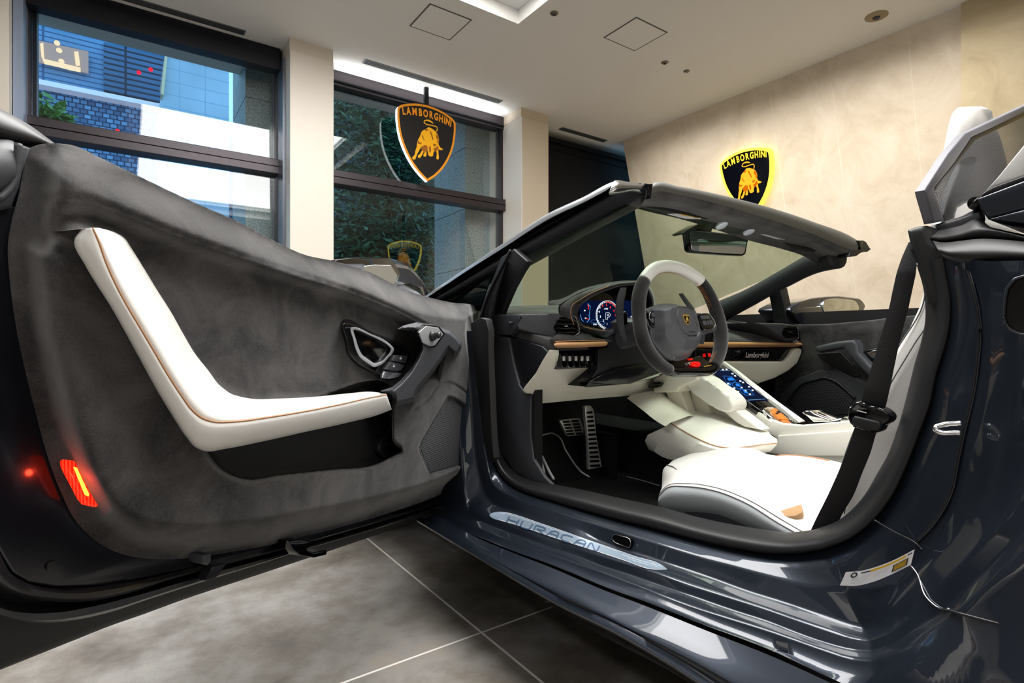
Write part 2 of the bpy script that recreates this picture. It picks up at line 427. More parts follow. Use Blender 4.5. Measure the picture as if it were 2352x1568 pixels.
# silver jamb on the sides of the columns
M_jamb = mat('brushed_jamb', rgb(120, 124, 135), .3, metal=.7)
st(box('trim_3', 1.185, 1.209, 5.32, 5.66, 0, CEIL - .12, M_jamb))
st(box('trim_4', -.655, -.60, 5.30, 5.66, 0, CEIL, mat('blue_grey_jamb', rgb(150, 165, 190), .35, metal=.3)))
st(box('wall_front', -7, -1.2, 5.16, 5.7, 0, CEIL, M_white))
st(box('wall_front_right', 4.4, 7.6, 5.7, 5.8, 0, CEIL + .4, M_dframe)); st(box('wall_front_end', 6.62, 6.7, 5.2, 5.7, 0, CEIL, M_dframe))
M_win = glass('window_glass', (.95, .98, .98, 1), 1.3, 1.52)
ZR0, ZR1 = CZ + 1.55, CZ + 1.69
def window(i, x0, x1, tilt=0.0):
    b = bmesh.new()
    box_bm(x0, x1, WY - .05, WY + .08, CEIL - .15, CEIL, bm=b)                    # head
    box_bm(x0, x1, WY - .09, WY + .08, ZR0, ZR1, bm=b, bev=.006)                    # transom
    box_bm(x0, x1, WY - .09, WY - .085, (ZR0+ZR1)/2 - .004, (ZR0+ZR1)/2 + .004, bm=b)
    box_bm(x0, x1, WY - .05, WY + .08, 0, .12, bm=b)                               # sill
    for x in (x0, x1 - .035): box_bm(x, x + .035, WY - .03, WY + .08, 0, CEIL, bm=b)
    o = bm_obj('window_%d' % i, b, M_frame); st(o)
    zc = (ZR0 + ZR1)/2; k = math.tan(tilt); pb = bmesh.new()
    q = [Vector((x, WY - .004 + (z - zc)*k, z)) for x, z in ((x0 + .02, .12), (x1 - .02, .12), (x1 - .02, CEIL - .12), (x0 + .02, CEIL - .12))]
    slab_bm(q, (0, .008, 0), bm=pb); bm_obj('pane', pb, M_win, o)
    return o
w1 = window(1, -.62, 1.21, math.radians(TILT)); w2 = window(2, 1.60, 3.78)
st(box('trim_5', -.62, 1.185, WY - .16, WY - .05, CEIL - .20, CEIL - .004, M_dframe, bev=.004))     # dark blind box of the left window
st(box('trim_6', -.575, -.55, WY - .03, WY + .1, 0, CEIL - .1, M_dframe))
# right opening closed by a dark panel
b = bmesh.new(); box_bm(4.18, 6.6, WY - .02, WY + .02, 0, CEIL - .15, bm=b); box_bm(4.18, 6.6, WY - .08, WY + .03, CEIL - .15, CEIL - .10, bm=b); box_bm(4.18, 6.6, WY - .04, WY + .03, CEIL - .23, CEIL - .215, bm=b)
st(bm_obj('window_3', b, mat('dark_blind', rgb(7, 9, 15), .5, spec=.2)))
# ------------------------------------------------------------------ ceiling fittings
M_slot = mat('vent_slot_black', rgb(52, 54, 54), .7); M_vent = mat('vent_frame', rgb(120, 124, 124), .5, metal=.4)
def slot(pa, pb, label):
    a = qZ(*pa, CEIL); b_ = qZ(*pb, CEIL); y = (a.y + b_.y)/2
    o = empty('ceiling_vent', ((a.x+b_.x)/2, y, CEIL), label, 'vent', None)
    f = bmesh.new(); box_bm(a.x, b_.x, y - .045, y + .045, CEIL - .006, CEIL + .002, bm=f)
    reparent(bm_obj('frame', f, M_vent), o)
    for k in (-1, 0, 1):
        reparent(box('slot', a.x + .01, b_.x - .01, y + k*.026 - .008, y + k*.026 + .008, CEIL - .008, CEIL - .004, M_slot), o)
slot((150, -45), (563, 75), 'long grey slot vent in the ceiling above the left window')
slot((835, 140), (1150, 234), 'long grey slot vent in the ceiling above the window with the hanging shield')
slot((1283, 296), (1395, 322), 'short slot vent in the ceiling in front of the dark window')
M_gap = mat('hatch_gap', rgb(95, 95, 88), .8)
def hatch(c, label):
    P = [qZ(x, y, CEIL) for x, y in c]
    xs = sorted(p.x for p in P); ys = sorted(p.y for p in P)
    x0, x1, y0, y1 = (xs[0]+xs[1])/2, (xs[2]+xs[3])/2, (ys[0]+ys[1])/2, (ys[2]+ys[3])/2
    o = empty('ceiling_hatch', ((x0+x1)/2, (y0+y1)/2, CEIL), label, 'hatch'); g = .006
    reparent(box('panel', x0 + g, x1 - g, y0 + g, y1 - g, CEIL - .004, CEIL + .002, M_ceil), o)
    fb = bmesh.new()
    for q in ((x0-g, x1+g, y0-g, y0+g), (x0-g, x1+g, y1-g, y1+g), (x0-g, x0+g, y0, y1), (x1-g, x1+g, y0, y1)): box_bm(*q, CEIL - .003, CEIL + .002, bm=fb)
    reparent(bm_obj('rim', fb, M_gap), o)
hatch([(990, 9), (1083, 46), (1031, 91), (941, 58)], 'square access hatch in the ceiling left of the light panel')
hatch([(1464, 40), (1532, 75), (1455, 116), (1388, 84)], 'square access hatch in the ceiling right of the light panel')
def dot(px, py, r, label, m, name, cat_):
    p = qZ(px, py, CEIL); o = empty(name, p, label, cat_)
    reparent(rings('plate', (p.x, p.y, CEIL), (0, 0, -1), [(0, .012), (r*.7, .012), (r, .004), (r, -.001)], m), o)
    reparent(rings('centre', (p.x, p.y, CEIL), (0, 0, -1), [(0, .02), (r*.3, .02), (r*.35, .01)], M_slot), o)
M_br = mat('sprinkler_brass', rgb(120, 112, 96), .4, metal=.6)
dot(1273, 30, .035, 'small sprinkler head in the ceiling just right of the light panel', M_br, 'sprinkler', 'sprinkler')
dot(1527, 143, .035, 'small sprinkler head in the ceiling below the right hatch', M_br, 'sprinkler', 'sprinkler')
dot(1577, 163, .03, 'small sprinkler head in the ceiling nearest the leaning plaster wall', M_br, 'sprinkler', 'sprinkler')
dot(2013, 37, .085, 'round beige speaker grille in the ceiling above the plaster wall', mat('speaker_grille_beige', rgb(150, 132, 104), .7), 'ceiling_speaker', 'speaker')

# ------------------------------------------------------------------ shield emblem, traced once in its own plane
SY = 5.34
def ez(u, v):                       # zoom pixel -> plane coordinates of the hanging sign
    p = qY(890 + u/6.533, 200 + v/6.533, SY); return (p.x, p.z)
E_out = [ez(*p) for p in ((150,290),(180,250),(240,238),(400,238),(550,262),(700,320),(850,390),(980,465),(1015,510),(1020,600),(1005,750),(970,920),(900,1070),(800,1220),(690,1330),(580,1412),(480,1320),(350,1130),(250,930),(190,740),(160,550),(145,400))]
_E = np.array(E_out); EX0, EX1 = _E[:, 0].min(), _E[:, 0].max(); EZ1 = _E[:, 1].max(); EZ0 = _E[:, 1].min(); EW = EX1 - EX0
def nrm(p): return ((p[0] - EX0)/EW, (p[1] - EZ0)/EW)
tip = min(E_out, key=lambda p: p[1]); tipx = (tip[0]-EX0)/EW
half = [nrm(p) for p in E_out]
# symmetrise the outline
HT = (EZ1 - EZ0)/EW
half_r = [(.5, HT), (.68, HT*.985), (.85, HT*.945), (.955, HT*.905), (.99, HT*.875), (1.0, HT*.80), (.99, HT*.67), (.955, HT*.52), (.88, HT*.36), (.77, HT*.21), (.64, HT*.09), (.5, 0)]
S_out = half_r + [(1-x, y) for x, y in half_r[::-1][1:-1]]
def inset(poly, d):
    P = np.array(poly); n = len(P); out = []
    A = sum(P[i][0]*P[(i+1) % n][1] - P[(i+1) % n][0]*P[i][1] for i in range(n)); s = 1 if A > 0 else -1
    for i in range(n):
        a = P[i-1]; b = P[i]; c = P[(i+1) % n]
        n1 = np.array([-(b-a)[1], (b-a)[0]]); n1 = n1/np.linalg.norm(n1); n2 = np.array([-(c-b)[1], (c-b)[0]]); n2 = n2/np.linalg.norm(n2)
        m = n1 + n2; m = m/(m @ m)*2 if (m @ m) > .2 else m
        out.append(tuple(b + s*d*m))
    return out
BULL = [(560,640),(620,603),(670,625),(720,665),(750,700),(770,750),(775,800),(768,850),(770,880),(790,905),(830,935),(815,950),(780,940),(765,935),(765,990),(772,1040),(770,1085),(740,1085),(735,1060),(742,1010),(735,960),(715,965),(690,985),(685,1035),(655,1045),(620,1030),(608,980),(600,945),(585,965),(588,1010),(575,1045),(545,1042),(540,1015),(560,985),(555,965),(535,990),(520,1025),(490,1065),(460,1060),(458,1030),(490,1005),(520,950),(505,900),(480,950),(450,1000),(435,1040),(420,1085),(385,1090),(370,1060),(410,1015),(420,960),(440,900),(445,850),(460,790),(490,740),(505,690),(520,660)]
BULL = [nrm(ez(*p)) for p in BULL]
SHADE = [[(505,900),(560,870),(600,885),(600,945),(575,970),(545,975),(520,950)],[(680,850),(760,860),(765,935),(735,960),(700,975),(690,930),(700,900)],[(630,640),(660,680),(680,740),(690,800),(675,790),(655,730)],[(735,690),(768,750),(770,850),(745,840),(750,790),(730,760)],[(530,700),(540,760),(560,800),(545,800),(520,750)],[(460,790),(480,830),(520,840),(500,860),(455,850)],[(620,900),(650,890),(655,960),(640,1000),(625,960)],[(555,640),(600,625),(615,650),(580,660)]]
SHADE = [[nrm(ez(*p)) for p in s] for s in SHADE]
TAIL = [nrm(ez(*p)) for p in ((735,668),(750,635),(742,602),(700,585),(640,572),(585,560),(550,530),(560,508),(600,500),(650,517),(688,545))]
HORN = [nrm(ez(*p)) for p in ((640,868),(665,900),(705,908),(735,885),(748,868),(790,915),(828,937))]
CENT = .5*(max(p[0] for p in BULL)+min(p[0] for p in BULL))
def ribbon(pts, w, fn, bm, mi, n=30):
    P = cat([(x, y, 0) for x, y in pts], n)[:, :2]; L = []
    for i in range(n):
        t = P[min(i+1, n-1)] - P[max(i-1, 0)]; t = t/np.linalg.norm(t); nn = np.array([-t[1], t[0]])
        ww = w if not callable(w) else w(i/(n-1)); L.append((bm.verts.new(fn(*(P[i]+nn*ww))), bm.verts.new(fn(*(P[i]-nn*ww)))))
    for a, b_ in zip(L, L[1:]):
        f = bm.faces.new((a[0], a[1], b_[1], b_[0])); f.material_index = mi
def emblem(fn, depth, mats, detail=True, letters=True, depth3=.002, lw=1.0):
    """fn(u,v,h) -> 3D, h = height above the face. materials: rim, black, letter, body, shade"""
    bm = bmesh.new()
    def poly(P, h, mi):
        try: f = bm.faces.new([bm.verts.new(fn(x, y, h)) for x, y in P]); f.material_index = mi
        except ValueError: pass
    out = [tuple(p[:2]) for p in cat([(x, y, 0) for x, y in S_out[:12]], 60)] 
    out = out + [(1-x, y) for x, y in out[::-1][1:-1]]
    inn = inset(out, .033*lw)
    e = depth3
    A = [bm.verts.new(fn(x, y, e*2)) for x, y in out]; B = [bm.verts.new(fn(x, y, e*2)) for x, y in inn]; C = [bm.verts.new(fn(x, y, 0)) for x, y in out]; D = [bm.verts.new(fn(x, y, -depth)) for x, y in out]
    n = len(out)
    for i in range(n):
        j = (i+1) % n
        f = bm.faces.new((A[i], A[j], B[j], B[i])); f.material_index = 0
        f = bm.faces.new((C[i], C[j], A[j], A[i])); f.material_index = 0
        f = bm.faces.new((D[i], D[j], C[j], C[i])); f.material_index = 5
    f = bm.faces.new(D[::-1]); f.material_index = 1
    poly(inset(out, .03*lw), e, 1)
    sx = .5 - CENT
    sh = lambda P: [(x + sx*0.6, y) for x, y in P]
    poly(sh(BULL), e*2, 3)
    for s in SHADE: poly(sh(s), e*3, 4)
    ribbon(sh(TAIL), lambda t: .0075*(1+.9*(t > .72)*(1-abs(t-.86)/.14)), lambda u, v: fn(u, v, e*2), bm, 3)
    ribbon(sh(HORN), lambda t: .011*(1.1-.5*abs(t-.5)*2), lambda u, v: fn(u, v, e*4), bm, 3)
    if letters:
        s = 'LAMBORGHINI'; xs = [.105,.195,.295,.395,.49,.58,.67,.755,.815,.875,.93]
        xs = [.105,.185,.283,.38,.47,.562,.652,.738,.800,.857,.912]
        for ch, x in zip(s, xs):
            y = HT*.882 - .30*(x-.5)**2
            rot = math.atan(-.6*(x-.5))*.55
            text_bm(bm, ch, lambda a, b_, x=x, y=y, rot=rot: fn(x + a*math.cos(rot) - b_*math.sin(rot), y + a*math.sin(rot) + b_*math.cos(rot), e*2), size=.155, xs=.66, mi=2, bold=.006)
    return bm
# hanging shield: slab with luminous white edge, on a post from the ceiling
M_gold = mat('sign_orange', rgb(222, 140, 14), .45, emit=rgb(222, 140, 14), es=.25); M_blk = mat('sign_black', rgb(26, 25, 28), .35)
M_bull = mat('sign_gold', rgb(232, 168, 10), .45, emit=rgb(232, 168, 10), es=.25); M_shd = mat('sign_brown', rgb(168, 98, 8), .5)
M_edge = emis('lit_edge', (.93, .97, 1, 1), 3.2)
hs = empty('hanging_sign', ((EX0+EX1)/2, SY, EZ1), 'black and gold shield sign with a bull hanging in front of the middle window', 'sign')
f1 = lambda u, v, h: Vector((EX0 + u*EW, SY - h, EZ0 + v*EW))
ho = bm_obj('shield', emblem(f1, .045, None), [M_gold, M_blk, M_gold, M_bull, M_shd, M_edge]); reparent(ho, hs)
pp = qY(981, 210, SY)
reparent(box('post', pp.x - .024, pp.x + .024, SY + .005, SY + .04, EZ1 - .06, CEIL, M_dframe, bev=.003), hs)
# illuminated wall shield on the leaning wall
M_neon = emis('neon_yellow', rgb(255, 226, 70), 2.4); M_nlet = emis('neon_letter', rgb(250, 222, 60), 1.3); M_nb = emis('lit_bull', rgb(255, 176, 40), 1.5); M_nsh = emis('lit_bull_orange', rgb(232, 110, 14), 1.0)
M_nblk = mat('gloss_black_sign', rgb(8, 10, 18), .08)
pa = qP(1661, 395, wo, wn); pb_ = qP(1776, 345, wo, wn); Wd = abs(pa.y - pb_.y)
ptop = qP(1745, 333, wo, wn); upv = Vector((-TN, 0, 1)).normalized()
ymax = pa.y; s0 = ptop.z
f2 = lambda u, v, h: Vector((wx(s0), ymax - u*Wd, s0)) + upv*((v - HT)*Wd) - wn*(.05 + h)
wsg = empty('wall_sign', f2(.5, .6, 0), 'glowing yellow shield sign with a bull on the leaning plaster wall', 'sign')
reparent(bm_obj('shield', emblem(f2, .05, None, lw=1.35), [M_neon, M_nblk, M_nlet, M_nb, M_nsh, M_neon]), wsg)

sc_ = Vector((5.0, 0.0, 2.46)); sr_ = Vector((.82, .57, 0)).normalized(); sf_ = Vector((-.57, .82, 0)).normalized()
f3 = lambda u, v, h: sc_ + sr_*(-(u - .5)*.74) + Vector((0, 0, (v - HT*.5)*.74)) + sf_*h
ws2 = empty('hanging_sign', sc_, 'second glowing shield sign, seen only as a reflection low in the middle window', 'sign')
reparent(bm_obj('shield', emblem(f3, .05, None, lw=1.35), [M_neon, M_nblk, M_nlet, M_nb, M_nsh, M_neon]), ws2)
reparent(box('post', sc_.x - .02, sc_.x + .02, sc_.y - .06, sc_.y - .03, sc_.z + .3, CEIL, M_dframe), ws2)
ll = empty('added_glow_strip', (2.7, 5.47, CEIL - .13), 'added unseen light strip washing the ceiling above the middle window', 'light')  # strip and its box are added to brighten the ceiling, no fixture seen
reparent(box('added_housing', 1.64, 3.74, 5.46, 5.50, CEIL - .145, CEIL - .13, M_dframe), ll)
la_ = area('added_strip_glow', (2.69, 5.42, CEIL - .125), (2.0, .03), 5.5, (.96, .98, 1), (math.pi, 0, 0)); reparent(la_, ll)
# ================================================================== OUTSIDE
def louvre(name, c0, c1, pz, px_, tx=0.0, duty=.25):
    m, nt, b = nodes(name); tc, xyz = sepxyz(nt)
    fz = math_n(nt, 'FRACT', math_n(nt, 'DIVIDE', xyz[2], pz)); lz = math_n(nt, 'LESS_THAN', fz, duty)
    fx = math_n(nt, 'FRACT', math_n(nt, 'DIVIDE', xyz[0], px_)); lx = math_n(nt, 'LESS_THAN', fx, .03)
    l = math_n(nt, 'MAXIMUM', lz, lx)
    n = nt.nodes.new('ShaderNodeTexNoise'); n.inputs['Scale'].default_value = .7; nt.links.new(tc.outputs['Object'], n.inputs['Vector'])
    mx = nt.nodes.new('ShaderNodeMix'); mx.data_type = 'RGBA'; nt.links.new(l, mx.inputs[0]); mx.inputs[7].default_value = c1
    nt.links.new(ramp(nt, n.outputs['Fac'], [(.35, [c*.7 for c in c0[:3]]+[1]), (.65, c0)]), mx.inputs[6])
    nt.links.new(mx.outputs[2], b.inputs['Base Color']); b.inputs['Roughness'].default_value = .55; return m
def perf(name):
    m, nt, b = nodes(name); tc = nt.nodes.new('ShaderNodeTexCoord'); mp = nt.nodes.new('ShaderNodeMapping'); mp.inputs['Rotation'].default_value = (math.pi/2, 0, 0)
    nt.links.new(tc.outputs['Object'], mp.inputs[0])
    br = nt.nodes.new('ShaderNodeTexBrick'); nt.links.new(mp.outputs[0], br.inputs[0]); br.inputs['Scale'].default_value = 1.0; br.inputs['Brick Width'].default_value = .13; br.inputs['Row Height'].default_value = .10; br.inputs['Mortar Size'].default_value = .013
    br.inputs['Color1'].default_value = rgb(52, 100, 146); br.inputs['Color2'].default_value = rgb(120, 176, 220); br.inputs['Mortar'].default_value = rgb(26, 50, 84)
    nt.links.new(br.outputs[0], b.inputs['Base Color']); b.inputs['Roughness'].default_value = .6; return m
def granite(name, c0, c1):
    return mat(name, c0, .55, var=.0001, vcol=c1, scale=60, detail=2)
def facade(name, px_pts, Y, depth, m, parent):
    o = slab(name, [qY(x, y, Y) for x, y in px_pts], (0, depth, 0), m, None, 0, False); reparent(o, parent); return o
M_lou = louvre('louvre_facade', rgb(120, 170, 215), rgb(52, 90, 135), .115, 1.5)
M_lou2 = louvre('louvre_dark', rgb(70, 120, 165), rgb(16, 28, 52), .13, 1.5, duty=.35)
M_tile = louvre('tile_tower', rgb(196, 222, 246), rgb(150, 182, 212), .24, .42, duty=.06)
bl = empty('office_building', qY(230, 500, 17), 'blue louvred office building across the street beyond the left window', 'building')
facade('upper_facade', [(40, -60), (395, 55), (395, 245), (40, 178)], 16.0, 3, M_lou, bl)
facade('dark_facade', [(238, 96), (388, 128), (372, 236), (238, 208)], 15.9, .08, M_lou2, bl)
facade('lower_screen', [(40, 186), (376, 248), (500, 300), (640, 330), (640, 844), (40, 856)], 15.0, 1, perf('perforated_screen'), bl)
facade('ledge', [(40, 171), (374, 239), (374, 249), (40, 183)], 14.7, 1.2, mat('pale_ledge', rgb(225, 225, 235), .6, emit=(.8, .82, 1, 1), es=.25), bl)
facade('lit_room', [(86, 92), (203, 118), (203, 168), (86, 142)], 15.85, .05, mat('lit_room', rgb(130, 120, 125), .6, emit=rgb(190, 160, 130), es=.45), bl)
M_glow = emis('warm_glow', rgb(255, 235, 200), 1.15)
wf = facade('window', [(97, 134), (185, 155), (185, 165), (160, 160), (130, 152), (102, 146)], 15.8, .03, M_glow, bl)
facade('window', [(170, 118), (180, 118), (184, 150), (174, 150)], 15.8, .03, M_glow, bl)
facade('window', [(92, 100), (99, 98), (102, 140), (95, 130)], 15.8, .03, M_glow, bl)
for (x, y, r) in ((131, 99, 4), (136, 116, 4), (141, 141, 4)):
    p = qY(x, y, 15.7); reparent(rings('lamp', p, (0, -1, 0), [(0, .05), (.05, .03), (.055, 0)], M_glow, None, 12), bl)
M_redl = emis('red_signal', rgb(240, 30, 60), 1.6)
for (x, y) in ((346, 160), (319, 167), (270, 301)):
    p = qY(x, y, 14.6); reparent(rings('signal_lamp', p, (0, -1, 0), [(0, .05), (.04, .03), (.045, 0)], M_redl, None, 12), bl)
tw = empty('tiled_tower', qY(450, 600, 12), 'pale blue tiled tower beside the louvred office building', 'building')
facade('tower_wall', [(374, 190), (388, 98), (526, 142), (526, 868), (374, 876)], 12.0, 2.4, M_tile, tw)
facade('coping', [(383, 92), (527, 133), (527, 145), (385, 104)], 11.9, 2.5, mat('coping', rgb(180, 160, 150), .6), tw)
facade('edge_strip', [(370, 215), (383, 92), (388, 95), (376, 218)], 11.9, .3, mat('cream_strip', rgb(240, 220, 180), .6), tw)
M_gran = granite('granite', rgb(96, 108, 112), rgb(160, 172, 172)); M_granb = granite('granite_blue', rgb(70, 120, 160), rgb(130, 180, 215))
def pier(name, x0, x1, y0, y1, label):
    b = bmesh.new(); zs = [0, .9, 1.62, 2.35, 3.1, 3.9]
    for a, c in zip(zs, zs[1:]): box_bm(x0, x1, y0, y1, a + .006, c - .006, bm=b)
    box_bm(x0 + .01, x1, y0 + .01, y1, 0, 3.9, bm=b)
    o = bm_obj(name, b, M_gran); tag(o, label, 'pier'); return o
pier('granite_pier', .96, 1.66, 5.85, 6.6, 'grey granite pier outside the right edge of the left window')
pier('granite_pier', 3.42, 4.6, 5.85, 6.12, 'grey granite pier outside the right edge of the middle window')
pier('granite_pier', 3.44, 4.6, 6.14, 6.7, 'darker rear granite pier behind the one at the middle window')
tag(box('street', -14, 16, 7.0, 30, -.12, -.02, mat('asphalt', rgb(60, 64, 72), .8)), kind='structure')
# trees
M_leafA = mat('leaf_dark', rgb(60, 98, 70), .5, var=.7, scale=3); M_leafB = mat('leaf_bright', rgb(70, 130, 40), .5, var=.3, scale=3)
M_bark = mat('bark', rgb(60, 50, 42), .8)
def tree(name, base, h, blobs, nleaf, size, m, label):
    o = empty(name, base, label, 'tree')
    t = tube('trunk', [base, base + Vector((.05, 0, h*.4)), base + Vector((-.05, .05, h))], .11, M_bark, None, 12, 8, rs=[.13, .1, .04]); reparent(t, o)
    bm = bmesh.new(); rnd = random.Random(5)
    for k in range(nleaf):
        c, r = blobs[k % len(blobs)]
        d = Vector((rnd.gauss(0, 1), rnd.gauss(0, 1), rnd.gauss(0, 1))).normalized() * (rnd.random()**.45)
        p = Vector(c) + Vector((d.x*r[0], d.y*r[1], d.z*r[2])); s = size*(.6+.8*rnd.random())
        a = Vector((rnd.gauss(0, 1), rnd.gauss(0, 1), rnd.gauss(0, .6))).normalized(); b_ = a.orthogonal().normalized()*.42
        bm.faces.new([bm.verts.new(p + v*s) for v in (-a, b_, a, -b_)])
    f = bm_obj('foliage', bm, m, None, False, False); reparent(f, o); f['kind'] = 'stuff'
c1 = lambda px, py, Y: tuple(qY(px, py, Y))
tree('street_tree', qY(890, 1100, 9.0) * Vector((1, 1, 0)) if False else Vector((qY(890, 700, 9).x, 9, 0)), 4.5,
     [(c1(850, 300, 8.5), (1.1, .8, 1.1)), (c1(950, 420, 9.0), (1.0, .9, 1.2)), (c1(850, 520, 8.6), (1.2, .8, 1.0)), (c1(930, 620, 9), (1.2, .8, .9)), (c1(800, 640, 9), (1, .8, .9)), (c1(900, 200, 8.8), (1.5, .8, .9))], 26000, .062, M_leafA, 'dense dark green street tree filling the middle window')
tree('young_tree', Vector((qY(60, 500, 8.5).x, 8.5, 0)), 3.4,
     [(c1(80, 262, 8.5), (.35, .3, .28)), (c1(120, 270, 8.5), (.22, .2, .12)), (c1(100, 300, 8.5), (.30, .2, .12)), (c1(140, 306, 8.5), (.25, .2, .08))], 700, .085, M_leafB, 'bright green young tree at the lower left of the left window')
# dark hedge and distant block closing the street end behind the big tree
tag(box('distant_building', 3.6, 12, 12, 14.6, 0, 9, mat('distant_stone', rgb(40, 66, 80), .7)), 'dim blue building behind the big street tree', 'building')
# ================================================================== THE CAR
car = empty('sports_car', (1.6, .9, 0), 'dark blue-grey open sports car with white leather interior and its driver door open', 'car')
def sub(o, p, label=None):
    reparent(o, p)
    if label: o['label'] = label
    return o
def metallic(name, c, rough=.36, flake=.25):
    m, nt, b = nodes(name); tc = nt.nodes.new('ShaderNodeTexCoord')
    b.inputs['Base Color'].default_value = c; b.inputs['Metallic'].default_value = .6; b.inputs['Roughness'].default_value = rough
    b.inputs['Coat Weight'].default_value = 1; b.inputs['Coat Roughness'].default_value = .02
    v = nt.nodes.new('ShaderNodeTexVoronoi'); v.inputs['Scale'].default_value = 1400; nt.links.new(tc.outputs['Object'], v.inputs['Vector'])
    n = nt.nodes.new('ShaderNodeNormalMap') if False else None
    bp = nt.nodes.new('ShaderNodeBump'); bp.inputs['Strength'].default_value = flake*.3; bp.inputs['Distance'].default_value = .0004
    nt.links.new(v.outputs['Distance'], bp.inputs['Height']); nt.links.new(bp.outputs[0], b.inputs['Normal']); return m
M_paint = metallic('blue_grey_paint', rgb(36, 44, 56))
M_paint2 = mat('door_jamb_paint', rgb(24, 27, 36), .3, metal=.6, coat=1, coatr=.12)
def suede_mat(name, c0, c1, sc=14):
    m, nt, b = nodes(name); tc = nt.nodes.new('ShaderNodeTexCoord')
    n = nt.nodes.new('ShaderNodeTexNoise'); n.inputs['Scale'].default_value = sc; n.inputs['Detail'].default_value = 8; n.inputs['Roughness'].default_value = .62; n.inputs['Distortion'].default_value = .6
    nt.links.new(tc.outputs['Object'], n.inputs['Vector'])
    n2 = nt.nodes.new('ShaderNodeTexNoise'); n2.inputs['Scale'].default_value = 420; n2.inputs['Detail'].default_value = 2; nt.links.new(tc.outputs['Object'], n2.inputs['Vector'])
    mx = math_n(nt, 'ADD', math_n(nt, 'MULTIPLY', n.outputs['Fac'], .8), math_n(nt, 'MULTIPLY', n2.outputs['Fac'], .2))
    nt.links.new(ramp(nt, mx, [(.36, c0), (.64, c1)]), b.inputs['Base Color'])
    b.inputs['Roughness'].default_value = .95; b.inputs['Sheen Weight'].default_value = .35; b.inputs['Sheen Roughness'].default_value = .5; b.inputs['Specular IOR Level'].default_value = .1
    bp = nt.nodes.new('ShaderNodeBump'); bp.inputs['Strength'].default_value = .25; bp.inputs['Distance'].default_value = .001
    nt.links.new(n2.outputs['Fac'], bp.inputs['Height']); nt.links.new(bp.outputs[0], b.inputs['Normal']); return m
M_suede = suede_mat('charcoal_suede', rgb(28, 27, 28), rgb(82, 80, 80), 10)
M_suedew = suede_mat('wheel_suede', rgb(30, 29, 30), rgb(50, 49, 49))
M_plas = mat('dark_grey_plastic', rgb(66, 68, 73), .45, bump=.15, bscale=900)
M_plasd = mat('black_plastic', rgb(26, 27, 30), .5)
M_pocket = mat('pocket_black', rgb(14, 14, 15), .6)
M_gloss = mat('piano_black', rgb(6, 6, 8), .06)
M_rub = mat('black_rubber', rgb(22, 22, 24), .5)
M_rub2 = mat('satin_rubber', rgb(26, 26, 28), .42)
M_leath = mat('white_leather', rgb(242, 240, 236), .42, bump=.12, bscale=700)
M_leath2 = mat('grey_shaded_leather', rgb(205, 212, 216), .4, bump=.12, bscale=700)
M_cream = mat('cream_leather', rgb(232, 228, 212), .45, bump=.1, bscale=700)
M_tan = mat('tan_leather', rgb(196, 146, 98), .4)
M_thr = mat('tan_thread', rgb(190, 140, 100), .7); M_thrg = mat('grey_thread', rgb(120, 120, 120), .8)
M_chr = mat('satin_chrome', rgb(205, 205, 208), .18, metal=1); M_chr2 = mat('bright_chrome', rgb(235, 235, 238), .06, metal=1)
M_silv = mat('silver_plastic', rgb(175, 178, 182), .35, metal=.3)
M_alu = mat('brushed_aluminium', rgb(205, 205, 200), .35, metal=.55)
M_carp = mat('black_carpet', rgb(14, 14, 16), .95, bump=.5, bscale=900)
M_mirror = mat('mirror_glass', rgb(235, 240, 238), .0, metal=1)
def mesh_mat(name, c0, c1, pitch=.0055, ux=(1.0, 0.0)):
    """perforated grille: staggered rows of dark holes; ux = horizontal direction of the rows"""
    m, nt, b = nodes(name); tc, xyz = sepxyz(nt)
    s_ = math_n(nt, 'ADD', math_n(nt, 'MULTIPLY', xyz[0], ux[0]), math_n(nt, 'MULTIPLY', xyz[1], ux[1]))
    v = math_n(nt, 'DIVIDE', xyz[2], pitch*.866); row = math_n(nt, 'FLOOR', v)
    u = math_n(nt, 'ADD', math_n(nt, 'DIVIDE', s_, pitch), math_n(nt, 'MULTIPLY', math_n(nt, 'FRACT', math_n(nt, 'MULTIPLY', row, .5)), 1.0))
    du = math_n(nt, 'SUBTRACT', math_n(nt, 'FRACT', math_n(nt, 'ADD', u, 50.0)), .5); dv = math_n(nt, 'SUBTRACT', math_n(nt, 'FRACT', math_n(nt, 'ADD', v, 50.0)), .5)
    d = math_n(nt, 'SQRT', math_n(nt, 'ADD', math_n(nt, 'MULTIPLY', du, du), math_n(nt, 'MULTIPLY', dv, dv)))
    nt.links.new(ramp(nt, d, [(.31, c0), (.37, c1)]), b.inputs['Base Color']); b.inputs['Roughness'].default_value = .45; return m
# ------------------------------------------------------------------ driver door (open)
DA = Vector((.80, 1.40, 0)); DE = Vector((-.8201, -.5722, 0)); DN = Vector((.5722, -.8201, 0))
DC = float((Vector((0, 0, 0)) - DA).dot(DN))            # camera distance to the plane
def dP(px, py, t=0.0): return qP(px, py, DA + DN*t, DN)
def d2(px, py, t=0.0):
    p = dP(px, py, t); return ((p - DA).dot(DE), p.z)
def d2l(pts, t=0.0): return [d2(x, y, t) for x, y in pts]
def dTo(P, H):
    P = np.asarray(P); H = np.asarray(H)
    base = np.array(DA)[None] + P[:, :1]*np.array(DE)[None]; base = base.copy(); base[:, 2] = P[:, 1]
    c = np.array([0, 0, CZ]); k = (DC - H)/DC
    return c[None] + (base - c[None])*k[:, None]
def smooth2(pts, n=140, closed=True): return [tuple(p[:2]) for p in cat([(x, y, 0) for x, y in pts], n, closed)]
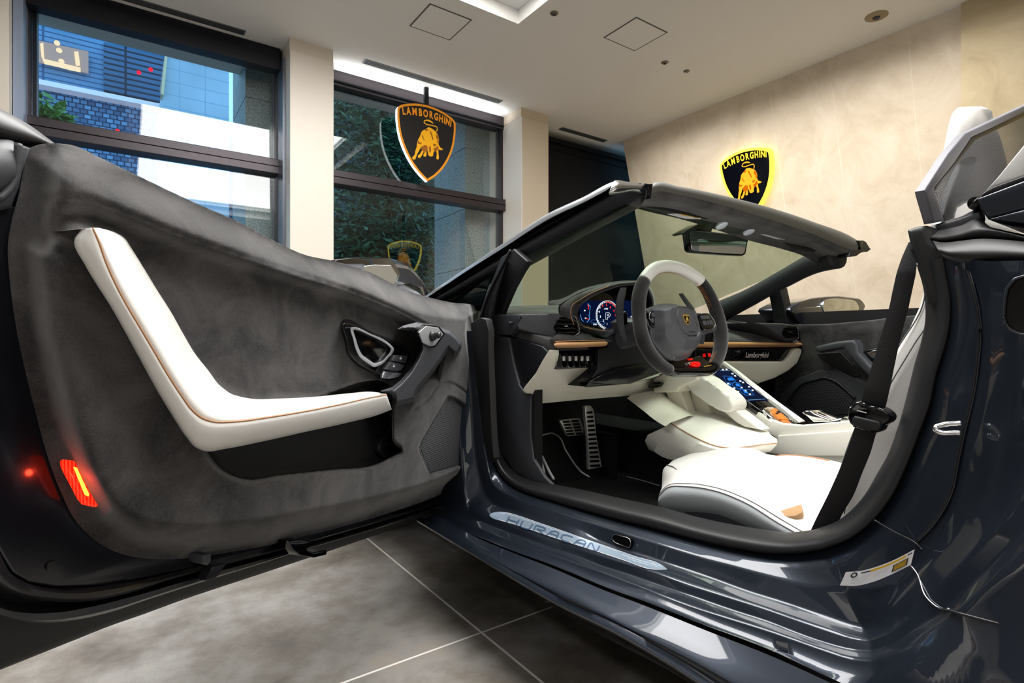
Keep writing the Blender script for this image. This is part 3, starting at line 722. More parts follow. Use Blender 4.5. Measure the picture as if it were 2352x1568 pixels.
PAN = [(62,345),(85,333),(130,329),(165,333),(230,362),(330,410),(440,462),(560,515),(640,558),(700,585),(770,600),(850,625),(900,650),(960,675),(1040,695),(1090,702),(1105,712),(1103,728),(1085,745),(1083,775),(1090,810),(1102,850),(1115,885),(1127,912),(1126,950),(1125,1000),(1120,1045),(1095,1090),(1050,1115),(1000,1140),(900,1175),(800,1205),(700,1230),(600,1255),(500,1272),(420,1282),(350,1283),(290,1275),(240,1255),(200,1225),(170,1190),(140,1130),(110,1050),(85,960),(60,860),(35,740),(22,640),(18,560),(28,500),(42,450),(52,395)]
PANs = smooth2(PAN, 260)
O2 = d2l(PANs)
REC = d2l([(100,462),(140,455),(210,458),(300,492),(400,532),(560,588),(700,633),(820,672),(900,705),(960,735),(1030,790),(1010,880),(900,925),(560,945),(445,890),(300,660),(245,560),(180,540),(170,560),(90,570)])
POC = d2l(smooth2([(440,1000),(600,960),(903,900),(905,945),(904,985),(905,1010),(927,1033),(900,1055),(860,1075),(760,1088),(640,1102),(560,1112),(505,1090),(470,1050)], 90))
SPK = d2l([(1028,908),(1044,912),(1091,944),(1108,1014),(1100,1040),(1086,1063),(987,1092),(961,1033),(965,1014)])
BAND = d2l([(112,450),(112,560),(80,577),(100,760),(140,930),(190,1080),(250,1180),(330,1240),(420,1262),(600,1235),(800,1185),(1050,1095),(1105,1040),(1112,900),(1080,700),(900,560),(300,380),(170,345),(135,350)])
CREASE = d2l(smooth2([(104,575),(100,480),(118,456),(150,455),(200,458),(300,492),(400,532),(560,588),(700,633),(820,672),(900,705),(985,748)], 60, False))
SEAM2 = d2l([(82,577),(120,576),(170,581)]); SEAM3 = d2l([(128,352),(122,400),(112,455)])
SEAM4 = d2l(smooth2([(950,940),(985,915),(1012,880),(1022,878),(1075,905),(1098,925),(1112,985),(1120,1040)], 40, False))
def hpan(P, sd):
    h = -.045*(1 - sstep(sd, .05))
    h -= .030*(1 - sstep(sdf(P, BAND)[0] + .012, .024))
    h -= .032*sstep(sdf(P, REC)[0], .030)
    h -= .07*sstep(sdf(P, POC)[0], .010)
    h -= .010*sstep(sdf(P, SPK)[0], .006)
    for L, d, w in ((CREASE, .004, .006), (SEAM2, .003, .006), (SEAM3, .006, .012), (SEAM4, .003, .006)):
        h -= d*(1 - sstep(dline(P, L), w))
    return h
door = sub(slab('driver_door', [dP(x, y, -.079) for x, y in [(-90,480),(60,470),(150,860),(250,1050),(330,1150),(420,1200),(700,1150),(1040,1040),(1085,1000),(1100,1080),(1000,1150),(850,1195),(700,1238),(500,1291),(425,1308),(325,1331),(225,1348),(125,1351),(62,1341),(25,1316),(-10,1255),(-90,1180)]], -DN*.11, M_paint2, None, .004), car, 'open driver door with charcoal suede panel and white armrest')
D = lambda o, label=None: sub(o, door, label)
D(relief('trim_panel', O2, .004, hpan, dTo, -.092, M_suede, None))
# pocket liner
D(relief('door_pocket', POC, .006, lambda P, sd: -.064 + .018*(1 - sstep(sd, .012)), dTo, None, M_pocket, None))
D(slab('pocket_switch_frame', [dP(x, y, -.05) for x, y in smooth2([(895,992),(905,985),(922,988),(926,1012),(905,1045),(882,1050),(872,1040)], 30)], -DN*.03, M_plasd, None, .004))
D(slab('pocket_switch', [dP(x, y, -.048) for x, y in smooth2([(900,1000),(918,998),(916,1018),(900,1035),(888,1030)], 24)], -DN*.02, M_gloss, None, .002))
# door shell: sealing ridges and lower flange (lofted along the bottom and up the rear)
def drow(pts, t, n=90): return [dP(p[0], p[1], t) for p in catp(pts, n)]
C1 = [(-90,1130),(-25,1225),(0,1271),(25,1316),(62,1338),(125,1351),(225,1346),(325,1331),(425,1308),(500,1291),(588,1268),(700,1238),(850,1195),(1000,1150),(1080,1118)]
C2 = [(-90,1230),(-40,1320),(0,1356),(50,1373),(125,1382),(200,1381),(300,1361),(400,1328),(500,1301),(588,1278),(720,1242),(900,1190),(1000,1158),(1060,1135),(1090,1122)]
C3 = [(-90,1290),(-40,1360),(0,1388),(75,1401),(150,1397),(250,1377),(350,1350),(430,1328),(500,1308),(588,1286),(720,1250),(900,1198),(1000,1163),(1060,1139),(1092,1124)]
C4 = [(-90,1370),(-40,1402),(0,1416),(50,1428),(100,1431),(175,1423),(250,1406),(350,1373),(475,1333),(588,1298),(700,1262),(800,1233),(950,1186),(1045,1146),(1094,1126)]
C5 = [(-90,1568),(0,1533),(100,1493),(180,1461),(250,1433),(330,1405),(420,1372),(500,1345),(588,1316),(750,1262),(850,1228),(920,1204),(980,1182),(1050,1152),(1098,1128)]
G = .017
rows = [drow(C1, -.062-G), drow([( (a[0]*.5+b[0]*.5), (a[1]*.6+b[1]*.4)) for a, b in zip(C1, C2)], -.048-G), drow([(a[0]*.25+b[0]*.75, a[1]*.25+b[1]*.75) for a, b in zip(C1, C2)], -.046-G), drow(C2, -.056-G), drow(C2, -.080-G), drow([(a[0]*.5+b[0]*.5, a[1]*.5+b[1]*.5) for a, b in zip(C2, C3)], -.083-G), drow(C3, -.075-G), drow([(a[0]*.75+b[0]*.25, a[1]*.75+b[1]*.25) for a, b in zip(C3, C4)], -.060-G), drow([(a[0]*.2+b[0]*.8, a[1]*.2+b[1]*.8) for a, b in zip(C3, C4)], -.058-G), drow(C4, -.066-G), drow(C4, -.095-G)]
D(loft('lower_flange', rows, mat('door_flange', rgb(30, 30, 33), .36, metal=.1, coat=.4, coatr=.15), None, 50))
rows = [drow(C4, -.092-G), drow([(a[0]*.1+b[0]*.9, a[1]*.1+b[1]*.9) for a, b in zip(C4, C5)], -.100-G), drow(C5, -.106-G), drow([(x, y+5) for x, y in C5], -.112-G), [p - DN*.05 for p in drow([(x, y+5) for x, y in C5], -.112-G)]]
D(loft('skin_hem', rows, mat('hem_black', rgb(20, 20, 21), .6), None, 50))
# outer skin behind (gives the door its thickness seen from elsewhere)
osk = [(-90,300),(60,352),(165,350),(440,480),(700,600),(960,690),(1095,720),(1115,900),(1110,1050),(1098,1128),(850,1222),(500,1338),(250,1425),(0,1525),(-90,1558)]
bsk = [dP(x, y, -.13) for x, y in osk]
bm = bmesh.new(); rA = []; 
for k, (t, sc) in enumerate(((0, 1), (-.05, .985), (-.085, .9), (-.10, .7), (-.105, .35), (-.107, .02))):
    c = sum(bsk, Vector())/len(bsk); rA.append([c + (p - c)*sc + DN*t for p in bsk])
D(loft('outer_skin', rA, M_paint, None, 60, closev=True))
# rear upper edge pieces
D(loft('window_seal', [drow(p, t, 40) for p, t in (([(-90,210),(0,250),(60,282),(127,330)], -.16), ([(-90,215),(0,256),(50,283),(120,329)], -.11), ([(-90,262),(0,293),(50,308),(118,332)], -.075), ([(-90,285),(0,322),(40,330),(100,338)], -.085), ([(-90,290),(0,326),(40,334),(100,345)], -.14))], mat('seal_satin', rgb(30, 30, 33), .45), None, True))
D(loft('mirror_cap', [drow(p, t, 30) for p, t in (([(-90,325),(0,320),(30,324),(45,338)], -.075), ([(-90,360),(0,340),(28,350),(40,352)], -.050), ([(-90,400),(0,400),(20,398),(36,400)], -.045), ([(-90,440),(0,440),(16,436),(28,430)], -.052), ([(-90,468),(0,460),(22,442),(38,425)], -.07))], M_plas, None, True), 'dark grey cap at the rear upper corner of the door')
D(slab('upper_corner', [dP(x, y, -.07) for x, y in [(-90,330),(40,325),(75,340),(55,395),(48,430),(30,478),(0,484),(-90,490)]], -DN*.05, M_plas, None, .005))
D(tube('corner_lip', [dP(x, y, -.05) for x, y in [(42,330),(40,380),(32,420),(12,445),(-5,458)]], .004, M_chr if False else M_plas, None, 20, 8))
# armrest: lofted bow with a crest seam
E1 = [(188,524.5),(170,548),(196,612),(222,655),(252,702),(285,760),(320,824),(360,897),(395,955),(428,1005),(448,1028),(470,1036),(520,1030),(610,1012),(700,992),(800,970),(870,952),(900,940)]
SM = [(212,523),(226,556),(242,602),(262,648),(288,698),(320,752),(352,806),(385,862),(415,908),(440,942),(462,960),(490,969),(535,969),(615,959),(700,945),(790,927),(850,913),(888,906)]
E2 = [(228,523),(262,532),(285,545),(302,570),(330,615),(362,668),(392,715),(420,765),(448,812),(478,850),(505,885),(535,905),(575,915),(640,915),(720,911),(800,903),(850,899),(885,903)]
def mixp(A, B, k): return [(a[0]*(1-k)+b[0]*k, a[1]*(1-k)+b[1]*k) for a, b in zip(A, B)]
ar = [drow(E1, -.06), drow(E1, -.01), drow(mixp(E1, SM, .06), .018), drow(mixp(E1, SM, .16), .032), drow(mixp(E1, SM, .4), .040), drow(mixp(E1, SM, .8), .045), drow(mixp(E1, SM, .97), .045), drow(SM, .041), drow(mixp(SM, E2, .03), .043), drow(mixp(SM, E2, .25), .036), drow(mixp(SM, E2, .75), .006), drow(mixp(SM, E2, .93), -.006), drow(E2, -.020), drow(E2, -.06)]
def capend(rows, k0, rnd=.3):
    """round the two ends of a strip by shrinking the first / last columns towards the section centre"""
    for col, s in ((0, .0), (1, .55), (2, .82), (3, .95), (-1, .0), (-2, .6), (-3, .86)):
        c = sum((Vector(r[col]) for r in rows), Vector())/len(rows)
        if abs(k0): pass
        for r in rows: r[col] = c + (Vector(r[col]) - c)*(s if s else .01)
    return rows
arr = [[(Vector(r[0]) - DN*.05)] + [Vector(p) for p in r] + [Vector(r[-1]) - DN*.05] for r in ar]
# close both ends with caps
bm = bmesh.new(); V = [[bm.verts.new(p) for p in r] for r in arr]
for i in range(len(V)-1):
    for j in range(len(V[0])-1): bm.faces.new((V[i][j], V[i][j+1], V[i+1][j+1], V[i+1][j]))
for col in (0, -1):
    f = bm.faces.new([r[col] for r in V])
e_end = [e for e in bm.edges if len(e.link_faces) == 2 and any(len(f.verts) > 4 for f in e.link_faces)]
arm = D(bm_obj('armrest', bm, M_leath, None, True), 'white leather L-shaped armrest')
D(tube('armrest_seam', drow(mixp(SM, E2, .015), .0445, 110), .0013, M_thr, None, resample=False, seg=6))
# pull handle
PULL = [(912,756),(927,747),(957,740),(993,745),(1033,758),(1047,770),(1060,786),(1060,798),(1050,815),(1043,815),(1030,803),(1020,820),(993,858),(972,883),(960,897),(955,910),(954,922),(907,935),(906,915),(897,905),(873,898),(902,888),(920,873),(943,847),(960,817),(967,800),(957,767),(947,761),(920,757)]
PT = d2l(PULL, .03)
RID = d2l([(1062,772),(1033,778),(980,840),(927,887),(910,935)], .03)
def hpull(P, sd):
    d = dline(P, RID)
    return .012 + .030*sstep(sd, .012) - .10*np.maximum(0, d-.012)*.35
PT0 = [(dTo(np.array([p]), np.array([0.0])), p)[1] for p in PT]
# outline is measured at t=.03, rescale to plane t=0
def to0(P, t): 
    k = DC/(DC - t); out = []
    for s, z in P:
        q = DA + DE*s + DN*t; q.z = z; c = Vector((0, 0, CZ)); q = c + (q - c)*k
        out.append(((q - DA).dot(DE), q.z))
    return out
D(relief('pull_handle', to0(PT, .03), .0022, hpull, dTo, -.05, M_plas, None, smooth=True), 'dark grey grab handle')
# mirror adjuster
HEXA = [(963,763),(980,748),(1007,752),(1019,767),(1000,793),(990,796),(972,787)]
mk = D(slab('mirror_adjuster', [dP(x, y, .046) for x, y in HEXA], -DN*.01, M_silv, None, .0015))
D(slab('adjuster_plate', [dP(991 + (x-991)*1.13, 772 + (y-772)*1.13, .0435) for x, y in HEXA], -DN*.01, M_gloss, None, .001))
kc = dP(991, 772, .046)
D(rings('adjuster_knob', kc, DN + Vector((0, 0, .2)), [(.013, -.004), (.012, .006), (.0085, .010), (.0085, .020), (.0075, .023), (0, .0235)], M_plasd, None, 28))
D(rings('adjuster_button', kc + (DN + Vector((0, 0, .2))).normalized()*.0236, DN + Vector((0, 0, .2)), [(.0058, 0), (.005, .001), (0, .001)], M_chr, None, 20))
# inner release handle
BEZ = [(785,738),(790,733),(797,733),(850,760),(905,783),(938,803),(946,815),(938,838),(922,860),(907,870),(877,869),(853,858),(818,838),(800,818),(791,783)]
bz = D(relief('handle_bezel', d2l(smooth2(BEZ, 80)), .0016, lambda P, sd: -.026 + .018*sstep(sd, .008), dTo, -.06, M_gloss, None))
def ringrel(name, outer, inner, h, m, n=70):
    a = smooth2(outer, n); b_ = smooth2(inner, n)
    # align starts
    rows = [[dP(x, y, h-.02) for x, y in a], [dP(x, y, h-.002) for x, y in a], [dP(x*.85+u*.15, y*.85+v*.15, h+.002) for (x, y), (u, v) in zip(a, b_)], [dP(x*.3+u*.7, y*.3+v*.7, h+.002) for (x, y), (u, v) in zip(a, b_)], [dP(x, y, h-.001) for x, y in b_], [dP(x, y, h-.025) for x, y in b_]]
    return loft(name, rows, m, None, 50, closev=True)
HO = [(807,751),(815,751),(850,766),(882,780),(899,793),(905,801),(903,809),(892,822),(880,835),(870,840),(858,843),(850,838),(838,830),(826,820),(817,803),(811,780)]
HI = [(814,757),(822,759),(850,771),(878,785),(892,795),(897,801),(896,807),(887,819),(877,829),(868,832),(860,834),(852,829),(842,822),(832,814),(824,799),(818,780)]
D(ringrel('release_handle', HO, HI, -.002, M_silv), 'satin chrome release handle')
D(slab('handle_recess', [dP(x, y, -.014) for x, y in smooth2(HI, 50)], -DN*.01, mat('recess_mirror', rgb(60, 60, 64), .12, metal=.9), None, .001))
D(slab('bezel_lip', [dP(x, y, -.004) for x, y in [(877,868),(884,852),(925,856),(915,866),(895,870)]], -DN*.01, M_chr, None, .001))
for pts in ([(908,815),(937,817),(932,835),(901,828)], [(898,830),(931,838),(922,850),(912,853),(886,848)]):
    D(slab('lock_button', [dP(x, y, -.002) for x, y in pts], -DN*.015, M_plas, None, .0015))
M_ico = mat('white_print', rgb(225, 225, 225), .6, emit=(1, 1, 1, 1), es=.15)
for (cx, cy) in ((920.5, 822), (905, 840)):
    b = bmesh.new(); o_ = [dP(cx + dx, cy + dy, -.0012) for dx, dy in ((-2, 0), (2, .6), (1.4, 3), (-2.6, 2.4))]; b.faces.new([b.verts.new(p) for p in o_])
    tube('t', [dP(cx - 1.6, cy, -.0012), dP(cx - 1, cy - 2.6, -.0012), dP(cx + 1.2, cy - 2.2, -.0012), dP(cx + 1.4, cy + .4, -.0012)], .0003, bm=b, n=10, seg=5)
    D(bm_obj('lock_icon', b, M_ico))
# speaker grille with real frame
GR = [(1031,919),(1041,921),(1085,948),(1102,1014),(1094,1038),(1082,1058),(989,1085),(967,1032),(969,1016)]
D(slab('speaker_grille', [dP(x, y, -.008) for x, y in GR], -DN*.02, mesh_mat('speaker_mesh', rgb(6, 6, 7), rgb(100, 102, 106), .0066, (-.8201, -.5722)), None, .001))
gb = [dP(x, y, -.004) for x, y in lin_rs([(x, y, 0) for x, y in [(1028,908),(1044,912),(1091,944),(1108,1014),(1100,1040),(1086,1063),(987,1092),(961,1033),(965,1014),(1028,908)]], 60)[:, :2]]
D(tube('grille_frame', gb[:-1], .0032, M_plas, None, resample=False, seg=8, closed=True))
# red courtesy lamp
LMP = [(150,1060),(157,1056),(173,1058),(180,1068),(228,1160),(222,1165),(200,1160),(190,1148),(152,1075)]
m, nt, b_ = nodes('red_lens'); tc, xyz = sepxyz(nt)
w_ = nt.nodes.new('ShaderNodeTexWave'); w_.inputs['Scale'].default_value = 90; nt.links.new(tc.outputs['Object'], w_.inputs[0])
b_.inputs['Base Color'].default_value = rgb(200, 10, 10); nt.links.new(ramp(nt, w_.outputs['Fac'], [(0, rgb(235, 10, 8)), (1, rgb(255, 70, 30))]), b_.inputs['Emission Color']); b_.inputs['Emission Strength'].default_value = 1.1; b_.inputs['Roughness'].default_value = .1
lens = D(slab('courtesy_lamp', [dP(x, y, -.044) for x, y in LMP], -DN*.010, m, None, .003), 'glowing red courtesy lamp')
lens2 = D(slab('lamp_core', [dP(x, y, -.0425) for x, y in [(170,1072),(178,1074),(206,1135),(204,1140),(196,1136)]], -DN*.004, emis('hot_lamp', rgb(255, 170, 60), 2.6), None, .001))
pl = bpy.data.lights.new('lamp_light', 'POINT'); pl.energy = .05; pl.color = (1, .05, .02); pl.shadow_soft_size = .004
plo = bpy.data.objects.new('lamp_light', pl); COL.objects.link(plo); plo.location = dP(182, 1105, -.03); reparent(plo, lens)
# latch catch hanging under the door, rubber bumper and hole plug
D(slab('latch_catch', [dP(x, y, -.045) for x, y in [(665,1243),(690,1238),(718,1246),(705,1262),(720,1268),(752,1264),(750,1274),(722,1281),(690,1276),(672,1262)]], -DN*.03, M_gloss, None, .002))
D(slab('bumper_stop', [dP(x, y, -.04) for x, y in [(468,1275),(474,1272),(487,1271),(486,1290),(478,1298),(468,1294)]], -DN*.03, M_plas, None, .003))
D(slab('tape_strip', [dP(x, y, -.050) for x, y in [(473,1333),(488,1302),(520,1294),(505,1318),(495,1328)]], -DN*.02, M_blk, None, .001))
D(rings('hole_plug', dP(119, 1300, -.077), DN, [(.006, -.006), (.006, .001), (.004, .002), (0, .002)], M_plasd, None, 20))

# ------------------------------------------------------------------ body side: sill, jamb and rear quarter (loft through the real crease lines)
def seg2(pts, ic, X, n1=70, n2=50):
    a = catp(pts[:ic+1], n1); b_ = catp(pts[ic:], n2)[1:]
    P = np.vstack([a, b_]); m = len(P)
    if isinstance(X, (int, float)): XS = [X]*m
    else:
        u = np.concatenate([np.linspace(0, 1, n1), np.linspace(1, 2, n2)[1:]]); XS = np.interp(u, [0, 1, 2], X)
    return [qX(p[0], p[1], x) for p, x in zip(P, XS)]
BO = ([(1108,760),(1110,800),(1115,900),(1122,1000),(1137,1065),(1149,1088.5),(1169,1110.6),(1202,1129),(1261,1148),(1329,1168.5),(1440,1199),(1488,1210),(1600,1240),(1700,1262),(1764,1271),(1814,1272),(1889,1263),(1952,1238),(2008,1194),(2054,1133),(2080,1077),(2115,988),(2136,931),(2151,860),(2174,786),(2183,735),(2183,684),(2174,633),(2168,590)], 16)
K1 = ([(1092,760),(1094,800),(1100,900),(1110,1010),(1122,1075),(1132,1109),(1145.6,1124),(1176,1139.6),(1210,1153),(1278,1175),(1346,1197.5),(1440,1226),(1533,1255),(1620,1282),(1700,1303),(1764,1321),(1839,1341),(1900,1350),(1945,1352),(1989,1348),(2060,1328),(2120,1285),(2168,1215),(2205,1130),(2230,1040),(2255,940),(2275,820),(2280,700),(2275,600)], 18)
K2 = ([(1070,760),(1074,800),(1082,900),(1092,1050),(1106,1109),(1116.6,1134.5),(1133.7,1155),(1167.7,1170),(1210,1180.5),(1261,1194),(1329.5,1216),(1380,1243),(1465,1272),(1533,1294),(1618,1323),(1720,1360.5),(1780,1379),(1889,1416),(1964,1441),(1984,1446),(2008,1438),(2041,1396),(2100,1335),(2180,1255),(2235,1180),(2280,1090),(2320,960),(2345,800),(2350,598)], 19)
K3 = ([(1045,760),(1048,830),(1056,950),(1066,1080),(1072,1135),(1078,1158),(1108,1184),(1159,1202.6),(1210,1221),(1278,1247),(1330,1263),(1380,1277),(1482,1306),(1584,1342),(1686,1374),(1764,1398),(1830,1421),(1889,1441),(1964,1463.5),(1996,1468),(2026,1458),(2114,1403),(2139,1373),(2210,1298),(2289,1213),(2352,1140),(2400,1040),(2430,880),(2440,598)], 19)
K4 = ([(1040,760),(1044,810),(1052,960),(1064,1100),(1070,1150),(1081,1184),(1108,1197),(1176,1225),(1244,1250),(1329.5,1279),(1380,1299),(1440,1318),(1482,1333),(1584,1367),(1686,1403),(1764,1428.5),(1830,1455),(1889,1476),(1976,1496),(2004,1497),(2040,1485),(2100,1446),(2164,1408),(2240,1335),(2310,1265),(2352,1222),(2410,1130),(2450,960),(2470,605)], 19)
K5 = ([(985,780),(990,860),(1000,1010),(1010,1120),(1020,1160),(1040,1189),(1091,1211),(1176,1243.5),(1261,1271),(1320,1292),(1380,1312),(1440,1334),(1482,1350),(1584,1389.5),(1686,1422),(1764,1446),(1830,1468),(1889,1488.5),(1964,1511),(2001,1514),(2045,1500),(2110,1462),(2172,1420),(2250,1358),(2320,1290),(2370,1240),(2420,1160),(2470,980),(2490,612)], 19)
K5b = ([(975,790),(980,870),(990,1020),(1002,1130),(1012,1170),(1040,1201),(1091,1221),(1176,1254),(1261,1284),(1320,1307),(1380,1329),(1440,1353),(1482,1369),(1584,1411),(1686,1452),(1764,1482),(1830,1508),(1889,1530),(1964,1550),(2010,1548),(2050,1508),(2110,1486),(2180,1500),(2260,1520),(2320,1532),(2380,1546),(2440,1560),(2490,1575),(2540,1590)], 19)
K6 = ([(960,800),(964,880),(966,1020),(970,1120),(985,1176),(1040,1213),(1091,1230),(1176,1264),(1261,1294.5),(1320,1318),(1380,1343.5),(1440,1366),(1482,1381),(1550,1408),(1618,1435),(1700,1465),(1764,1490),(1830,1520),(1889,1548),(1960,1580),(2040,1600),(2110,1620),(2180,1640),(2260,1660),(2320,1680),(2380,1700),(2440,1720),(2490,1740),(2540,1760)], 19)
XO, XK = .900, .872
for L in (K1, K2, K3, K4, K5, K5b, K6, BO): pass
def mixc(A, B, k): return ([(a[0]*(1-k)+b[0]*k, a[1]*(1-k)+b[1]*k) for a, b in zip(A[0], B[0])], None)
def S(c, X, ic=None): 
    return seg2(c[0], c[1] if c[1] else ic, X)
r_ = []
r_ += [S(BO, (.912, .915, .915)), S(BO, (.900, .905, .895))]
def mixr(A, B, k): return [a.lerp(b_, k) for a, b_ in zip(A, B)]
R_O = S(BO, (.898, .903, .892)); R_1 = S(K1, (.868, .870, .845)); R_2 = S(K2, (.855, .852, .815)); R_3 = S(K3, (.815, .812, .80)); R_4 = S(K4, (.808, .803, .790)); R_5 = S(K5, (.782, .775, .782)); R_5b = S(K5b, (.776, .765, .745)); R_6 = S(K6, (.765, .75, .70))
def edge(A, B, C, r=.12):
    """rounded crease at B between A and C"""
    return [mixr(B, A, r), mixr(mixr(B, A, r*.35), mixr(B, C, r*.35), .5), mixr(B, C, r)]
rows = [S(BO, (.93, .93, .93)), R_O]
rows += [mixr(R_O, R_1, .5)] + edge(R_O, R_1, R_2) + edge(R_1, R_2, R_3, .16) + [mixr(R_2, R_3, .5)] + edge(R_2, R_3, R_4, .2) + edge(R_3, R_4, R_5, .2) + edge(R_4, R_5, R_5b, .2) + [R_5b, R_6]
BODY = rows
sh = sub(loft('body_side', rows, M_paint, None, 75), car)
# rocker panel
K7 = [(962,1190),(1050,1235),(1150,1290),(1275,1355),(1400,1414),(1475,1452),(1600,1515),(1700,1572),(1850,1660),(2000,1750)]
K8 = [(957,1194),(1050,1250),(1150,1310),(1275,1383),(1415,1452),(1500,1500),(1590,1556),(1700,1630),(1850,1730),(2000,1830)]
K6r = [(987,1170),(1040,1193),(1091,1222),(1176,1260),(1261,1294),(1380,1344),(1482,1382),(1618,1437),(1764,1493),(1939,1572)]
K6t = [(1000,1178),(1045,1206),(1091,1232),(1176,1268),(1261,1301),(1380,1352),(1482,1391),(1618,1446),(1764,1503),(1939,1582)]
xr = lambda pts, X, n=70: [qX(p[0], p[1], X) for p in cat([(x, y, 0) for x, y in pts], n)]
kp = lambda X, dz=0, dx=0: [Vector((p.x + dx, p.y, p.z + dz)) for p in X]
T6 = xr(K6t, .744); T7 = xr(K7, .70); T8 = xr(K8, .688)
rk = [kp(T6, -.03, .03), T6, mixr(T6, T7, .06), mixr(T6, T7, .5), mixr(T6, T7, .94), kp(T7, -.003, -.002), kp(T7, -.008, .0), kp(T8, .008, .012), kp(T8, .002, .002), T8, kp(T8, -.006, .002), kp(T8, -.02, .03), kp(T8, -.10, .12)]
sub(loft('side_skirt', rk, M_paint, None, 60), car)
b = bmesh.new(); fr = [r[0] for r in rk[:-2]]; b.faces.new([b.verts.new(p) for p in fr]); sub(bm_obj('side_skirt_end', b, M_paint), car)
# underbody, floor pan
ub = bmesh.new(); box_bm(.80, 2.40, -1.6, 2.2, .16, .22, bm=ub); box_bm(.95, 2.25, 2.2, 3.0, .2, .3, bm=ub); box_bm(.93, .96, 1.45, 2.6, .22, .62, bm=ub)
sub(bm_obj('underbody', ub, M_plasd), car)
# door aperture rubber seal
SI = ([(1165,600),(1140,700),(1135,800),(1135,900),(1140,1000),(1165,1065),(1185,1085),(1215,1100),(1275,1112),(1350,1127),(1440,1147),(1510,1162),(1620,1191),(1700,1207),(1764,1217),(1800,1222),(1870,1216),(1925,1195),(1983,1140),(2013,1090),(2039,1044),(2064,975),(2087,891),(2100,837),(2115,786),(2125,735),(2125,697),(2120,659),(2105,608)], 16)
A0 = seg2(SI[0], 16, (.985, .985, .985)); A1 = seg2(SI[0], 16, (.955, .955, .955))
B1 = seg2(BO[0], 16, (.893, .897, .892)); B0 = seg2(BO[0], 16, (.93, .93, .93))
mid = lambda k: seg2([(a[0]*(1-k)+b_[0]*k, a[1]*(1-k)+b_[1]*k) for a, b_ in zip(SI[0], BO[0])], 16, (.92 - .03*math.sin(k*math.pi), )*3 if False else ((.955-.062*k) - .022*math.sin(k*math.pi), )*3)
sub(loft('door_seal', [A0, A1] + [mid(k) for k in (.08, .2, .35, .5, .65, .8, .92)] + [B1, B0], M_rub2, None, True), car)
# seam and small fittings on the jamb
sub(tube('panel_gap', [qX(x, y, .868) for x, y in ((2008,1194),(2050,1219),(2102,1246))] + [qX(2118,1262,.855)], .0011, M_blk, None, 30, 6), car)
sub(tube('panel_gap', [qX(x, y, X) for x, y, X in ((2091.5,1298,.858),(2104,1313.5,.848),(2134,1378.5,.806),(2150,1392,.800),(2164,1398.5,.796),(2180,1398,.790))], .0011, M_chr, None, 30, 6), car)
sub(tube('panel_gap', [qX(x, y, X) for x, y, X in ((2164,1400,.786),(2194,1406,.774),(2270,1426,.768),(2352,1446,.764),(2440,1468,.76))], .0016, M_blk, None, 30, 6), car)
M_void = mat('void_black', rgb(3, 3, 4), .8, spec=.1)
SLT = [(1407,1232),(1408.5,1228),(1413,1226.5),(1441,1234.5),(1446,1238),(1448.5,1244),(1448.5,1252),(1445,1256.5),(1441,1256.5),(1414,1246.5),(1409,1242),(1407,1238)]
sub(slab('sill_slot', [qX(x, y, .853) for x, y in SLT], (.01, 0, 0), M_void, None, .0005), car)
sub(tube('slot_rim', [qX(x, y, .8528) for x, y in SLT], .0008, M_chr, None, resample=False, closed=True, seg=6), car)

mpx = cat([(2222,618,0),(2240,684,0),(2249,735,0),(2249,786,0),(2244,837,0),(2240,870,0),(2227,936,0),(2215,982,0),(2198,1059,0),(2184,1128,0),(2166,1166,0),(2136,1209,0),(2102,1245,0)], 40)[:, :2]
mX = [onsurf(x, y, BODY).x for x, y in mpx]; mf = np.polyval(np.polyfit(np.arange(40), mX, 4), np.arange(40)) - .001
ML = [qX(p[0], p[1], X) for p, X in zip(mpx, mf)]
sub(tube('panel_gap', [p + Vector((-.001, 0, 0)) for p in ML], .0013, M_blk, None, 60, 6), car)
sub(tube('panel_edge', [p + Vector((-.0022, -.0022, 0)) for p in ML], .0011, M_paint, None, 60, 6), car)
xs3 = [(1080,742),(1103,729),(1116,733),(1122,760),(1121,800),(1125,900),(1129,1000),(1134,1052),(1124,1062),(1108,1010),(1097,900),(1087,820)]
sub(slab('hinge_cover', [qX(x, y, .845) for x, y in xs3], (.02, 0, 0), mat('hinge_rubber', rgb(13, 13, 15), .6), None, .003), car)
# ------------------------------------------------------------------ interior and upper body
def ys(name, pts, Y, dep, m, bev=.003, parent=None, sm=0, label=None, seg=3):
    P = smooth2(pts, sm) if sm else pts
    return sub(slab(name, [qY(x, y, Y) for x, y in P], (0, dep, 0), m, None, bev, 40, seg), parent or car, label)
def xs_(name, pts, X, dep, m, bev=.003, parent=None, sm=0, label=None, seg=3):
    P = smooth2(pts, sm) if sm else pts
    return sub(slab(name, [qX(x, y, X) for x, y in P], (dep, 0, 0), m, None, bev, 40, seg), parent or car, label)
def hide_bars(p, pts, Y, r, m, name, par, n=30, seg=6): return sub(tube(name, [qY(x, y, Y) for x, y in pts], r, m, None, n, seg), par)
